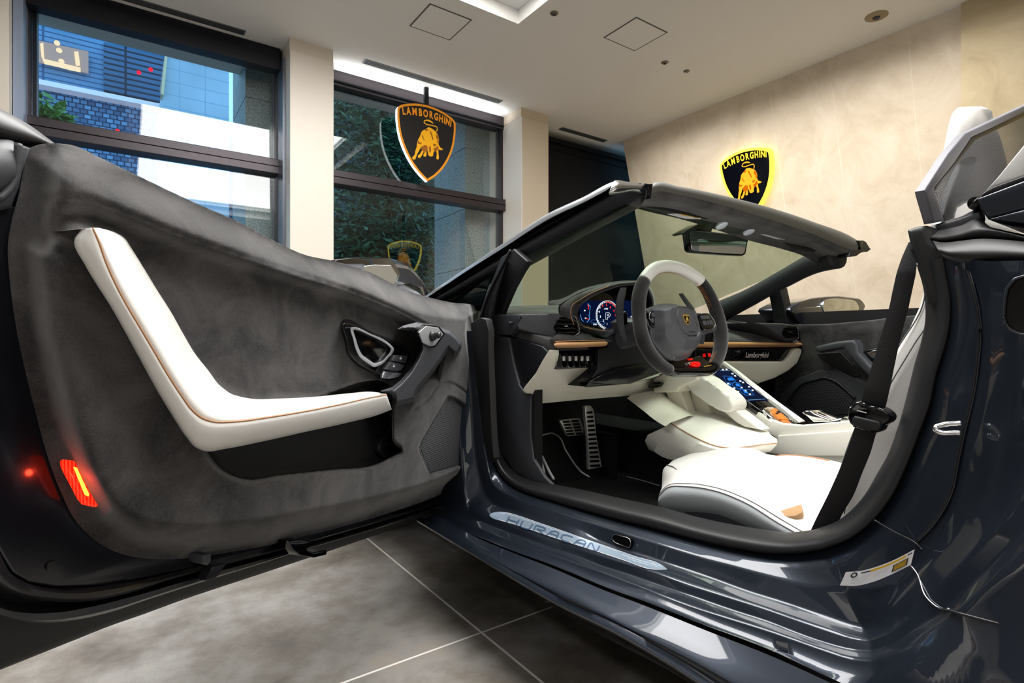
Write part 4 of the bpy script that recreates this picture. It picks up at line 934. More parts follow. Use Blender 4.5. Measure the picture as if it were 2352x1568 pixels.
# ---- jamb on top of the B pillar
M_satin = mat('satin_black_trim', rgb(22, 22, 24), .5)
xs_('pillar_cap', [(2079,527),(2098,519),(2122,516),(2133,523),(2139,545),(2150,554),(2185,556),(2205,580),(2220,625),(2180,646),(2182,700),(2126,700),(2120,665),(2105,612),(2092,575),(2085,555)], .905, .07, M_satin, .012, seg=4)
def xrow(pts, X, n=50): return [qX(p[0], p[1], X) for p in cat([(x, y, 0) for x, y in pts], n)]
UA = [(2133,520),(2160,512),(2205,498),(2250,483),(2256,500),(2268,517),(2300,527),(2352,538),(2460,560)]
UB = [(2139,546),(2155,550),(2205,545),(2250,534),(2262,530),(2280,530),(2310,535),(2352,546),(2460,572)]
UC = [(2142,552),(2160,556),(2205,553),(2240,549),(2262,548),(2285,549),(2315,551),(2352,555),(2460,575)]
UD = [(2165,590),(2190,600),(2210,606),(2235,611),(2260,612),(2285,611),(2315,610),(2352,609),(2460,606)]
sub(loft('shoulder_trim', [xrow(UA, 1.0), xrow(UA, .955), xrow(mixp(UA, UB, .35), .945), xrow(mixp(UA, UB, .75), .915), xrow(UB, .905), xrow(UC, .915)], M_satin, None, True), car)
sub(loft('shoulder_roll', [xrow(UC, .93), xrow(UC, .900), xrow(mixp(UC, UD, .15), .878), xrow(mixp(UC, UD, .4), .862), xrow(mixp(UC, UD, .65), .858), xrow(mixp(UC, UD, .88), .866), xrow(UD, .88), xrow(UD, .93)], M_satin, None, True), car)
xs_('glass_guide', [(2146,518),(2180,508),(2250,484),(2253,500),(2245,515),(2215,528),(2185,541),(2175,545),(2160,538),(2150,528)], .940, .02, M_plas, .004)
xs_('rear_deck', [(2241,456),(2352,414),(2470,374),(2470,470),(2352,481),(2268,503),(2252,482)], .930, .30, M_paint, .004)
xs_('rear_deck_edge', [(2268,503),(2352,481),(2470,468),(2470,545),(2352,514),(2300,508)], .922, .30, M_paint, .003)
xs_('deck_gap', [(2252,452),(2262,440),(2281,429),(2352,404),(2470,362),(2470,380),(2352,416)], .95, .2, M_blk, .002)
sub(rings('deck_hinge', qX(2240, 466, .94), (-1, 0, 0), [(.0, .008), (.007, .006), (.009, 0), (.009, -.03)], M_gloss, None, 20), car)
xs_('headrest_fairing', [(2252,450),(2290,408),(2352,332),(2470,210),(2470,364),(2352,404),(2281,429)], 1.04, .25, M_leath, .004, label='white painted fairing behind the seat')
# roll hoop with mesh
HPo = [(2146,512),(2127,446),(2125,436),(2180,351),(2219.5,305.6),(2352,243),(2470,188),(2470,205),(2352,258.5),(2233,315),(2190,379),(2147,432),(2150,443),(2171,507)]
hoop = ys('roll_hoop', HPo, .285, .012, mat('hoop_grey', rgb(110, 110, 118), .45), .003)
mm_ = bpy.data.materials.new('wind_mesh'); mm_.use_nodes = True; nt = mm_.node_tree; bb = nt.nodes['Principled BSDF']; bb.inputs['Base Color'].default_value = rgb(70, 70, 74); bb.inputs['Roughness'].default_value = .6
tc, xyz = sepxyz(nt)
gx = math_n(nt, 'GREATER_THAN', math_n(nt, 'FRACT', math_n(nt, 'DIVIDE', math_n(nt, 'ADD', xyz[0], xyz[2]), .0042)), .60); gz = math_n(nt, 'GREATER_THAN', math_n(nt, 'FRACT', math_n(nt, 'DIVIDE', math_n(nt, 'SUBTRACT', xyz[2], xyz[0]), .0042)), .60)
nt.links.new(math_n(nt, 'MAXIMUM', gx, gz), bb.inputs['Alpha'])
ys('wind_mesh', [(2171,507),(2150,443),(2147,432),(2190,379),(2233,315),(2352,258),(2470,205),(2470,480),(2252,484)], .294, .0015, mm_, 0, hoop)
ys('mesh_border', [(2233,315),(2352,258),(2470,205),(2470,214),(2352,268),(2240,322),(2195,384),(2153,434),(2147,432),(2190,379)], .291, .004, M_blk, .001, hoop)
ys('belt_guide', [(2210,376),(2226,380),(2243,374),(2222,430),(2197,505),(2163,512),(2182,450)], .300, .01, M_leath2, .003, hoop)
ys('belt_guide_hole', smooth2([(2212,372),(2222,362),(2236,359),(2244,363),(2243,371),(2230,379),(2217,379)], 30), .2985, .004, M_void, .001, hoop)
# octagonal opening in the rear quarter
OC = [(2352,634),(2331,640),(2313,662),(2308,690),(2305,730),(2311,748),(2322,758),(2345,768),(2425,772),(2450,740),(2455,680),(2430,636)]
xs_('side_intake', OC, .796, .03, mat('intake_black', rgb(4, 4, 6), .25), .002)
sub(tube('intake_rim', [qX(x, y, .795) for x, y in lin_rs([(x, y, 0) for x, y in OC + OC[:1]], 70)[:-1, :2]], .0016, M_paint, None, resample=False, closed=True, seg=8), car)
# striker loop
sub(tube('door_striker', [qX(2208, 972, .845), qX(2165, 976, .838), qX(2149, 983, .835), qX(2152, 988, .834), qX(2206, 994, .842)], .0035, M_chr2, None, 40, 10), car)
# warning label on the jamb
LT = [(1943,1313),(1975,1311),(2010,1302),(2050,1287),(2101,1261)]; LB = [(1929,1344),(1965,1345),(2005,1336),(2045,1320),(2092,1297)]
M_lab = mat('label_white', rgb(240, 240, 244), .35); M_yel = mat('label_yellow', rgb(225, 180, 20), .5); M_ink = mat('label_ink', rgb(20, 22, 40), .5)
def labp(u, v, X=.8635):
    T = cat([(x, y, 0) for x, y in LT], 60); B = cat([(x, y, 0) for x, y in LB], 60); i = u*59; a = int(min(58, i)); f = i - a
    t = T[a]*(1-f)+T[a+1]*f; b_ = B[a]*(1-f)+B[a+1]*f; p = t*(1-v)+b_*v; return qX(p[0], p[1], X - .006*u)
lab = sub(loft('airbag_label', [[labp(u, v) for u in np.linspace(0, 1, 30)] for v in np.linspace(0, 1, 6)], M_lab, None, True), car, 'white safety sticker with yellow and black text')
bm = bmesh.new()
def lq(u0, u1, v0, v1, mi):
    n = 8; r0 = [bm.verts.new(labp(u0+(u1-u0)*k/n, v0, .8628)) for k in range(n+1)]; r1 = [bm.verts.new(labp(u0+(u1-u0)*k/n, v1, .8628)) for k in range(n+1)]
    for k in range(n): bm.faces.new((r0[k], r0[k+1], r1[k+1], r1[k])).material_index = mi
lq(.22, .35, .12, .20, 0); lq(.35, .88, .10, .24, 1); lq(.9, .97, .12, .2, 0); lq(.70, .93, .38, .85, 0)
for k in range(5): lq(.72, .91, .43 + k*.08, .475 + k*.08, 1)
for k in range(5): lq(.12, .38 - .02*k, .46 + k*.09, .475 + k*.09, 2); 
for k in range(3): lq(.42, .62, .46 + k*.09, .475 + k*.09, 2)
for k in range(24):
    a = 2*math.pi*k/24; b_ = 2*math.pi*(k+1)/24
    f = bm.faces.new([bm.verts.new(labp(.13 + r*.045*math.cos(t), .25 + r*.19*math.sin(t), .8628)) for r, t in ((1, a), (1, b_), (.55, b_), (.55, a))]); f.material_index = 0
sub(bm_obj('label_print', bm, [M_ink, M_yel, mat('faint_print', rgb(205, 205, 212), .5)]), lab)
# illuminated sill plate on the tread
def onbody(px, py, lift=.9975):
    k2 = np.interp(px, [p[0] for p in K2[0][4:20]], [p[1] for p in K2[0][4:20]]); k3 = np.interp(px, [p[0] for p in K3[0][5:19]], [p[1] for p in K3[0][5:19]])
    f = min(1.2, max(-.2, (py - k2)/(k3 - k2))); X = .8535*(1-f) + .8135*f
    p = qX(px, py, X); c = Vector((0, 0, CZ)); return c + (p - c)*lift
SPt = [(1126,1180),(1131,1177.5),(1172,1178),(1186,1182),(1230,1197),(1300,1221),(1350,1239),(1400,1256),(1460,1277),(1520,1297),(1532,1306)]
SPb = [(1124,1184),(1130,1189),(1150,1195),(1185,1205),(1230,1220),(1280,1237),(1330,1253),(1380,1269),(1440,1289),(1495,1307),(1532,1307.5)]
tp = cat([(x, y, 0) for x, y in SPt], 60); bt = cat([(x, y, 0) for x, y in SPb], 60)
M_sill = mat('sill_plate', rgb(178, 198, 218), .28, metal=.75, emit=rgb(200, 220, 240), es=.10); M_sill2 = mat('sill_plate_line', rgb(240, 244, 250), .2, metal=.6, emit=(1, 1, 1, 1), es=.15); M_sillt = mat('sill_letter', rgb(84, 108, 136), .35, metal=.5)
spp = sub(loft('sill_plate', [[onbody(*(a[:2]*(1-v)+b_[:2]*v)) for a, b_ in zip(tp, bt)] for v in np.linspace(0, 1, 6)], M_sill, None, True), car, 'silver sill plate with outlined lettering')
bm = bmesh.new()
for v0, v1, a0, a1 in ((.93, 1.0, 3, 59), (0, .05, 4, 59), (.30, .37, 44, 57), (.52, .57, 46, 56), (.15, .19, 3, 42)):
    r0 = [bm.verts.new(onbody(*(tp[i][:2]*(1-v0)+bt[i][:2]*v0), .9968)) for i in range(a0, a1+1)]; r1 = [bm.verts.new(onbody(*(tp[i][:2]*(1-v1)+bt[i][:2]*v1), .9968)) for i in range(a0, a1+1)]
    for k in range(len(r0)-1): bm.faces.new((r0[k], r0[k+1], r1[k+1], r1[k])).material_index = 0
sub(bm_obj('sill_plate_lines', bm, M_sill2), spp)
bm = bmesh.new()
def stf(u, v, lift=.9962):
    x = 1166 + u*(1376 - 1166); yc = np.interp(x, [1166, 1376], [1192, 1259.5]); return onbody(x + v*9*.55, yc - v*9 + 0, lift)
def stroke(P, w=1.35):
    for (a, b_) in zip(P, P[1:]):
        a = np.array(a, float); b_ = np.array(b_, float); d = b_ - a; du = d*np.array([210, 18]); nn = np.array([-du[1], du[0]]); nn = nn/np.linalg.norm(nn)*w; nn = nn/np.array([210, 9])
        bm.faces.new([bm.verts.new(stf(*p)) for p in (a+nn, b_+nn, b_-nn, a-nn)])
L = lambda x: [x, x + .11]
gl = {0: [[(0, 1), (0, -1)], [(0, 0), (1, 0)], [(1, 1), (1, -1)]], 1: [[(0, 1), (0, -.7), (.2, -1), (.8, -1), (1, -.7), (1, 1)]], 2: [[(0, -1), (0, 1), (.8, 1), (1, .7), (1, .3), (.8, 0), (.2, 0), (1, -1)]], 3: [[(0, -1), (.2, .5), (.45, 1), (.8, 1), (1, .6), (1, -1)], [(.2, -.1), (1, -.1)]], 4: [[(1, 1), (.3, 1), (0, .6), (0, -.6), (.3, -1), (1, -1)]], 5: [[(0, -1), (.2, .5), (.45, 1), (.8, 1), (1, .6), (1, -1)], [(.2, -.1), (1, -.1)]], 6: [[(0, -1), (0, .7), (.2, 1), (.8, -1), (1, -.8), (1, 1)]]}
for k in range(7):
    x0 = k*.147 + .003
    for P in gl[k]: stroke([(x0 + u*.105, v*.72) for u, v in P])
sub(bm_obj('sill_lettering', bm, M_sillt), spp)
# ---- driver side A pillar, quarter light
pn = Vector((1, .09, 0)).normalized(); po = Vector((1.03, .88, 1))
def pr(pts, off, n=60): return [qP(p[0], p[1], po + pn*off, pn) for p in cat([(x, y, 0) for x, y in pts], n)]
PA = [(960,692),(979,678),(1060,622),(1149,563),(1261,489),(1340,452),(1409,416.6),(1414,415)]
PB = [(962,695),(983,682),(1066,627),(1156,570),(1268,500),(1346,463),(1404,430),(1412,424)]
PC = [(966,698),(990,686),(1080,634),(1179,571),(1290,509),(1370,462),(1440,424),(1478,420)]
PD = [(975,700),(1000,690),(1095,636),(1195,582),(1310,517),(1395,470),(1462,438),(1494,424)]
PE = [(990,705),(1015,695),(1110,643),(1204,600),(1320,537),(1400,494),(1466,458),(1497,440)]
PF = [(1000,712),(1030,702),(1120,655),(1200,619),(1300,565),(1381,522),(1440,492),(1470,476)]
ap = sub(loft('windscreen_pillar', [pr(PA, .08), pr(PA, .0), pr(mixp(PA, PB, .3), -.012), pr(mixp(PA, PB, .9), -.014), pr(PB, -.010)], metallic('pillar_baked_reflection', rgb(170, 176, 182), .3), None, 50), car)  # pale colour stands in for bright reflections along the glossy pillar rail
sub(loft('pillar_seal', [pr(PB, -.010), pr(PB, .004), pr(mixp(PB, PC, .35), -.004), pr(mixp(PB, PC, .6), -.006), pr(mixp(PB, PC, .85), .002), pr(PC, .010)], M_gloss, None, 60), ap)
sub(loft('pillar_trim', [pr(PC, .010), pr(mixp(PC, PD, .5), -.004), pr(PD, -.002), pr(mixp(PD, PE, .6), .006), pr(PE, .02)], mat('navy_black_trim', rgb(30, 32, 40), .45), None, True), ap)
sub(loft('pillar_suede', [pr(PE, .02), pr(mixp(PE, PF, .5), .035), pr(PF, .06), pr(PF, .09)], M_suede, None, True), ap)
post = xs_('quarter_post', [(1151,589),(1166,580),(1179,571),(1205,594),(1211,600),(1195,625),(1175,662),(1156,706),(1150,722),(1138,727),(1120,760),(1110,760),(1100,730),(1106,700)], .960, .02, M_plasd, .005)
sub(tube('post_strip', [qX(x, y, .957) for x, y in ((1172,574),(1150,616),(1130,656),(1112,700),(1104,728))], .0035, M_plas, None, 30, 8), post)
sub(slab('quarter_glass', [qX(x, y, .985) for x, y in [(990,688),(1070,638),(1152,588),(1120,655),(1100,714),(1050,705)]], (.006, 0, 0), glass('dark_quarter_glass', (.10, .12, .13, 1), 1.2), None, 0, False), car)
# ---- windscreen header
def hr(pts, Y, n=70): return [qY(p[0], p[1], Y) for p in cat([(x, y, 0) for x, y in pts], n)]
H1 = [(1486,432),(1500,421),(1560,428),(1640,444),(1760,474),(1870,510),(1960,546),(1975,556)]
H2 = [(1484,440),(1500,432),(1560,439),(1640,456),(1760,487),(1870,524),(1958,562),(1972,566)]
H3 = [(1482,455),(1500,442),(1560,447),(1640,466),(1755,500),(1860,535),(1950,572),(1968,578)]
H4 = [(1476,466),(1500,464),(1560,470),(1640,492),(1750,520),(1850,550),(1925,585),(1948,590)]
H5 = [(1470,474),(1490,480),(1560,496),(1640,520),(1730,546),(1800,562),(1860,580),(1900,602)]
H6 = [(1462,478),(1482,484),(1560,502),(1640,526),(1720,552),(1790,570),(1850,590),(1880,608)]
hd = sub(loft('header_rail', [hr(H1, .93), hr(H1, .895), hr(mixp(H1, H2, .35), .882), hr(H2, .880), hr(H3, .886)], mat('header_rubber', rgb(84, 84, 80), .5), None, True), car)
sub(loft('header_trim', [hr(H3, .888), hr(mixp(H3, H4, .5), .895), hr(H4, .925), hr(mixp(H4, H5, .6), .965), hr(H5, .99), hr(H6, 1.0)], M_suede, None, True), hd)
for c in ((1488,1500,422,455), (1972,1984,552,572)):
    ys('latch_slot', [(c[0], c[2]), (c[1], c[2]), ((c[0]+c[1])/2+1, c[3]), ((c[0]+c[1])/2-3, c[3]-6)], .876, .02, M_gloss, .001, hd)
ys('header_end', [(1974,560),(1985,552),(1990,555),(1998,568),(2002,572),(1994,578),(1985,576),(1968,588),(1950,590),(1955,574)], .885, .04, M_plasd, .004, hd)
sub(loft('header_corner', [hr([(1404,430),(1409,416),(1440,417),(1484,424)], .93, 20), hr([(1402,434),(1409,419),(1440,420),(1482,424)], .895, 20), hr([(1400,438),(1418,428),(1445,430),(1478,430)], .885, 20), hr([(1398,442),(1422,440),(1450,436),(1480,437)], .89, 20), hr([(1400,448),(1424,444),(1452,440),(1484,446)], .91, 20)], M_chr, None, True), hd, 'bright chrome corner')
for q in ([(1532,491),(1560,490),(1612,500),(1610,503),(1575,502)], [(1748,538),(1775,537),(1817,547),(1815,551),(1785,549)]):
    lb = ys('visor_label', q, .960, .002, M_lab, 0, hd); 
    ys('visor_label_band', [q[1], q[2], ((q[2][0]*.98+q[1][0]*.02), q[2][1]+1.5), (q[1][0]+8, q[1][1]+4)], .958, .001, M_yel, 0, hd)
for (x, y) in ((1658,519),(1721,533)):
    sub(rings('map_lamp', qY(x, y, .965), (0, -.5, -1), [(0, .004), (.014, .003), (.018, 0), (.018, -.006)], mat('lamp_lens', rgb(210, 220, 230), .2), None, 24), hd)
for q in ([(1478,474),(1560,478),(1630,496),(1628,503),(1600,500),(1540,486)], [(1800,556),(1880,572),(1868,580),(1830,574)]):
    ys('sun_visor_edge', q, .958, .004, M_plasd, .001, hd)
# passenger side pillar
def tb(name, pts, r, m, par=None, flat=1.0, n=40, rs=None, seg=14): return sub(tube(name, pts, r, m, None, n, seg, True, flat, rs=rs), par or car)
rp = tb('windscreen_pillar', [qX(1925, 588, 2.10), qX(1880, 600, 2.12), qX(1800, 640, 2.16), qX(1720, 684, 2.20), qX(1650, 718, 2.24)], .036, mat('pillar_vinyl', rgb(42, 42, 46), .6), rs=[.045, .038, .036, .040, .05])
xs_('quarter_post', [(1764,671),(1793,660),(1802,700),(1807,742),(1776,744),(1772,710)], 2.22, .05, M_plasd, .006)
xs_('door_glass_edge', [(1812,664),(1816,664),(1822,742),(1817,742)], 2.26, .01, glass('clear_glass', (.9, .95, .93, 1), 1), 0) if False else None
# windscreen
wsm = glass('windscreen_glass', (.70, .76, .69, 1), .30, 1.4)
sub(slab('windscreen', [Vector((1.03, .965, 1.083)), Vector((2.16, .965, 1.083)), Vector((2.33, 1.85, .86)), Vector((.90, 1.85, .86))], (0, .0015, .005), wsm, None, 0, False), car)
# rear view mirror
MO = qY(1648, 556, 1.08); MN = Vector((-.27, -.95, -.02)).normalized()
mr = sub(slab('rear_view_mirror', [qP(x, y, MO, MN) for x, y in [(1576,531),(1581,527),(1600,528),(1714,541),(1720,546),(1713,583),(1706,587),(1640,583),(1587,578),(1582,573)]], -MN*.022, M_gloss, None, .003), car)
o = slab('mirror_face', [qP(x, y, MO + MN*.0012, MN) for x, y in [(1584,532),(1589,530),(1640,534),(1712,543),(1717,547),(1710,580),(1704,584),(1640,580),(1592,576),(1588,572)]], -MN*.003, M_mirror, None, .001, False)
sub(o, mr)
ys('mirror_stem', [(1604,514),(1638,523),(1634,534),(1592,530),(1572,538),(1566,535)], 1.10, .04, M_gloss, .003, mr)
# ---- hood, cowl, fender (mostly hidden behind the door, complete from other sides)
def cs(Y, z, hw, zc, drop=.22): 
    return [Vector((1.6 + hw*k, Y, z + (zc - z)*(1 - abs(k)**2.2) )) for k in np.linspace(-1, 1, 25)]
fr_ = []
for Y, hw, ze, zc in ((1.80, .80, .80, .88), (2.0, .84, .77, .85), (2.3, .88, .72, .79), (2.7, .88, .64, .70), (3.0, .82, .56, .61), (3.2, .70, .48, .52), (3.28, .6, .36, .38)):
    top = [Vector((1.6 + hw*k, Y, ze + (zc - ze)*(1 - abs(k)**2.4))) for k in np.linspace(-1, 1, 25)]
    L_ = [Vector((1.6 - hw - .05, Y, .30)), Vector((1.6 - hw - .07, Y, .45)), Vector((1.6 - hw - .04, Y, ze - .08))]; R_ = [Vector((3.2 - p.x, p.y, p.z)) for p in L_[::-1]]
    fr_.append(L_ + top + R_)
sub(loft('front_body', fr_, M_paint, None, 60), car)
sub(rings('front_wheel', Vector((.80, 2.2, .34)), (-1, 0, 0), [(.19, .03), (.21, .05), (.30, .05), (.335, .03), (.34, 0), (.34, -.16), (.32, -.2), (.2, -.2)], mat('tyre_rubber', rgb(34, 34, 36), .75, bump=.6, bscale=60), None, 60), car)
sub(rings('front_wheel', Vector((2.40, 2.2, .34)), (1, 0, 0), [(.19, .03), (.21, .05), (.30, .05), (.335, .03), (.34, 0), (.34, -.16), (.32, -.2), (.2, -.2)], bpy.data.materials['tyre_rubber'], None, 60), car)
rb = []
for Y, hw, ze, zc in ((.16, .66, .93, .95), (-.3, .78, .92, .97), (-.8, .86, .88, .93), (-1.3, .84, .84, .88), (-1.45, .78, .72, .75)):
    top = [Vector((1.6 + hw*k, Y, ze + (zc - ze)*(1 - abs(k)**2.4))) for k in np.linspace(-1, 1, 25)]
    L_ = [Vector((1.6 - hw - .02 - (.1 if Y < 0 else .16), Y, .22)), Vector((1.6 - hw - .05 - (.05 if Y < 0 else .1), Y, .5)), Vector((1.6 - hw - .05, Y, ze - .16))]; R_ = [Vector((3.2 - p.x, p.y, p.z)) for p in L_[::-1]]
    rb.append(L_ + top + R_)
sub(loft('rear_body', rb, M_paint, None, 60), car)
# ------------------------------------------------------------------ dashboard
dash = xs_('dashboard', [(1172,776),(1182,775),(1245,795),(1257,807),(1256,820),(1235,862),(1203,891),(1194,885),(1182,845),(1172,800)], .965, .02, mat('dash_end_cap', rgb(30, 31, 36), .4), .004)
DS = dict(parent=dash)
xs_('kick_panel', [(1130,772),(1168,775),(1172,800),(1180,840),(1192,884),(1203,900),(1219,906),(1218,1000),(1225,1055),(1250,1095),(1270,1115),(1215,1102),(1180,1082),(1150,1040),(1136,1000),(1128,900)], .957, .010, M_plas, .004, dash)
xs_('kick_panel_upper', [(1130,728),(1142,722),(1190,722),(1197,739),(1174,769),(1130,769)], .95, .015, M_plas, .004, dash)
xs_('dash_side_suede', [(1176,750),(1190,756),(1262,780),(1275,790),(1278,804),(1262,804),(1257,806),(1245,793),(1180,773),(1172,772)], .972, .12, M_suede, .004, dash)
# cream lower dash
LDO = Vector((1, 1.165, .727)); LDN = Vector((0, .824, .567)).normalized()
sub(slab('lower_dash', [qP(x, y, LDO, LDN) for x, y in [(1203,891),(1230,858),(1245,830),(1256,812),(1262,804),(1283,803),(1284,815),(1279,848),(1372,842),(1375,849),(1347,886),(1343,890),(1420,883),(1450,880),(1500,868),(1560,850),(1570,900),(1525,903),(1451,908),(1340,917),(1221,929),(1222,905),(1208,904),(1201,897)]], (.085, .10, .0), M_cream, None, .007), dash)
sb = ys('switch_bank', [(1279,804),(1376,803),(1370,843),(1277,848)], 1.20, .03, M_gloss, .002, dash)
for k, x in enumerate((1296,1310,1324,1338,1351)):
    ys('toggle_switch', [(x-3.5,818),(x+3,817),(x+3,828),(x-3,829)], 1.180, .012, M_alu, .0015, sb)
    ys('switch_guard', [(x-8.5,812),(x-6.5,812),(x-4,842),(x-6,844)], 1.176, .02, M_gloss, .0008, sb)
    ys('switch_icon', [(x-2.5,832),(x+2,831.5),(x+1.5,834.5),(x-2,835)], 1.198, .001, M_ico, 0, sb)
ys('switch_guard', [(1356,812),(1358,812),(1363,838),(1361,840)], 1.176, .02, M_gloss, .0008, sb)
for q in ([(1364,812),(1374,806),(1373,820)], [(1360,832),(1372,824),(1370,838)]): ys('facet', q, 1.19, .006, M_gloss, .001, sb)
def trimbar(name, L, Y, m=M_tan, par=dash):
    top = [(a, b_) for a, b_, c in L]; bot = [(a, c) for a, b_, c in L]
    R = lambda k, dY: [qY(x0*(1-k)+x1*k, y0*(1-k)+y1*k, Y + dY) for (x0, y0), (x1, y1) in zip(top, bot)]
    o = loft(name, [R(0, .03), R(.02, .004), R(.12, -.004), R(.3, -.009), R(.5, -.010), R(.7, -.006), R(.9, .002), R(1, .012), R(1, .04)], m, None, True); return sub(o, par)
trimbar('tan_trim', [(1272,792,793),(1274,788,797),(1280,786,799),(1330,785,798),(1385,783.5,795.5),(1393,784,793),(1396,787,789)], 1.150)
trimbar('tan_trim', [(1600,784,799),(1640,784.5,798.5),(1700,785,798),(1760,785.5,797.5),(1825,786,797),(1838,787,795),(1843,790,792)], 1.150)
sub(tube('trim_stitch', [qY(x, y, 1.148) for x, y in ((1275,784),(1330,782),(1388,781))], .0010, M_thr, None, 20, 5), dash)
# lower passenger dash and patterned grille
ys('lower_dash_passenger', [(1655,829),(1803,830),(1814,820),(1824,803),(1835,799),(1842,801),(1843,808),(1832,835),(1812,852),(1782,868),(1742,882),(1700,860),(1670,840)], 1.155, .14, M_cream, .007, dash)
gp = ys('dash_grille', [(1640,801),(1824,801),(1815,818),(1803,829),(1650,830)], 1.170, .02, M_gloss, .002, dash)
bm = bmesh.new()
M_hex = mat('grey_gloss_relief', rgb(70, 72, 74), .25, metal=.4)
for k in range(10):
    for r in range(2):
        cx = 1664 + k*16.5 + r*8; cy = 808 + r*13
        if cx > 1806: continue
        pts = [(cx + 5.6*math.cos(a), cy + 5.2*math.sin(a)) for a in [math.pi/3*i for i in range(6)]]
        tube('t', [qY(x, y, 1.168) for x, y in pts[:4]], .0009, bm=bm, resample=False, seg=5)
sub(bm_obj('hexagon_relief', bm, M_hex), gp)
bm = bmesh.new()
text_bm(bm, 'Lamborghini', lambda u, v: qY(1738 + u*11.5, 815.5 - v*17, 1.1625), 1.0, .92, shear=.35, bold=.025)
sub(bm_obj('script_lettering', bm, mat('silver_letter', rgb(225, 222, 215), .35, metal=.2)), gp)
# air vents
def vent(o, n, ext, house, openp, name='air_vent', slats=4):
    P = lambda pts, h: [qP(x, y, o - n*h, n) for x, y in pts]
    mk_ = lambda nm, pts, h, dep, m, bv: sub(slab(nm, P(pts, h), n*dep, m, None, bv), hh)
    hh = sub(slab(name, P(house, 0), ext, M_plas, None, .007, seg=4), dash)
    mk_('vent_throat', openp, .0025, .004, M_void, .001)
    xs = [p[0] for p in openp]; yy = [p[1] for p in openp]; x0, x1, y0, y1 = min(xs), max(xs), min(yy), max(yy)
    for k in range(slats):
        y = y0 + (y1 - y0)*(k + .7)/(slats + .3); w = .12*(x1-x0)
        mk_('vent_slat', [(x0 + 5, y), (x0 + 12, y - 2.5), (x0 + 20, y - .5), (x1 - w - 8, y - 2), (x1 - w, y - 1), (x1 - w, y + .9), (x0 + 20, y + 1.3), (x0 + 12, y - .4), (x0 + 6, y + 1.6)], .009, .006, M_gloss, .0005)
    mk_('vent_tab', [((x0+x1)/2 - 3, (y0+y1)/2 - .8), ((x0+x1)/2 + 5, (y0+y1)/2 - 1.2), ((x0+x1)/2 + 5, (y0+y1)/2 + .8), ((x0+x1)/2 - 3, (y0+y1)/2 + .8)], .011, .004, M_chr, .0005)
    return hh
vo = Vector((1.077, 1.19, .76)); vn = Vector((.6, .8, 0))
v1 = vent(vo, vn, Vector((.09, .10, 0)), [(1190,757),(1188,745),(1197,731),(1190,722),(1210,720),(1300,720),(1322,724),(1327,735),(1331,762),(1328,772),(1320,777),(1280,778),(1262,775)], [(1271,751),(1286,728),(1321,728.5),(1324,734),(1328.5,764),(1320,769),(1281,770)])
sub(tube('vent_rim', [qP(x, y, vo - vn*.004, vn) for x, y in ((1322,728),(1325,736),(1329,765),(1321,770),(1300,771))], .0014, M_chr, None, 30, 6), v1)
vo2 = Vector((2.1, 1.13, .76)); vn2 = Vector((0, 1, 0))
v2 = vent(vo2, vn2, Vector((0, .16, 0)), [(1736,741),(1800,742),(1834,747),(1837,760),(1837,778),(1828,783),(1805,782),(1785,770),(1760,752)], [(1797,766),(1800,758),(1811,749),(1831,750),(1834,775),(1805,776)])
sub(tube('vent_rim', [qY(x, y, 1.126) for x, y in ((1832,752),(1834.5,774),(1820,777))], .0014, M_chr, None, 20, 6), v2)
# suede dash tops
def yrow(pts, n=40):
    P = cat([(x, y, Y*400) for x, y, Y in pts], n); return [qY(p[0], p[1], p[2]/400) for p in P]
sub(loft('dash_top', [yrow([(1150,704,1.80),(1230,701,1.85),(1300,700,1.9),(1420,690,1.9)]), yrow([(1158,712,1.6),(1240,706,1.62),(1310,705,1.62),(1420,700,1.6)]), yrow([(1160,722,1.45),(1235,714,1.46),(1300,714,1.45),(1420,715,1.45)]), yrow([(1170,742,1.34),(1230,728,1.32),(1300,724,1.32),(1420,730,1.34)])], M_suede, None, True), dash)
sub(loft('dash_shelf', [yrow([(1290,735,1.34),(1330,738,1.32),(1360,752,1.30),(1400,760,1.30),(1440,765,1.30)]), yrow([(1290,760,1.25),(1335,757,1.24),(1365,765,1.23),(1400,775,1.22),(1440,775,1.24)]), yrow([(1262,779,1.165),(1300,781,1.16),(1350,780,1.16),(1394,780,1.16),(1440,790,1.18)]), yrow([(1264,790,1.17),(1300,790,1.17),(1350,790,1.17),(1394,790,1.17),(1440,796,1.18)])], M_suede, None, True), dash)
sub(loft('passenger_dash_top', [yrow([(1500,728,1.9),(1600,722,1.9),(1655,719,1.85),(1700,728,1.75),(1745,738,1.62),(1800,742,1.5)]), yrow([(1500,740,1.5),(1620,736,1.5),(1690,738,1.45),(1735,743,1.4),(1770,752,1.35),(1815,760,1.3)]), yrow([(1500,762,1.25),(1620,762,1.25),(1700,763,1.24),(1760,765,1.22),(1790,773,1.2),(1826,778,1.18)]), yrow([(1500,783,1.16),(1620,783.5,1.16),(1700,784,1.155),(1760,784.5,1.155),(1800,785,1.155),(1840,786,1.15)]), yrow([(1500,795,1.17),(1620,795,1.17),(1700,795,1.17),(1760,795,1.17),(1800,795,1.17),(1840,793,1.17)])], M_suede, None, True), dash)
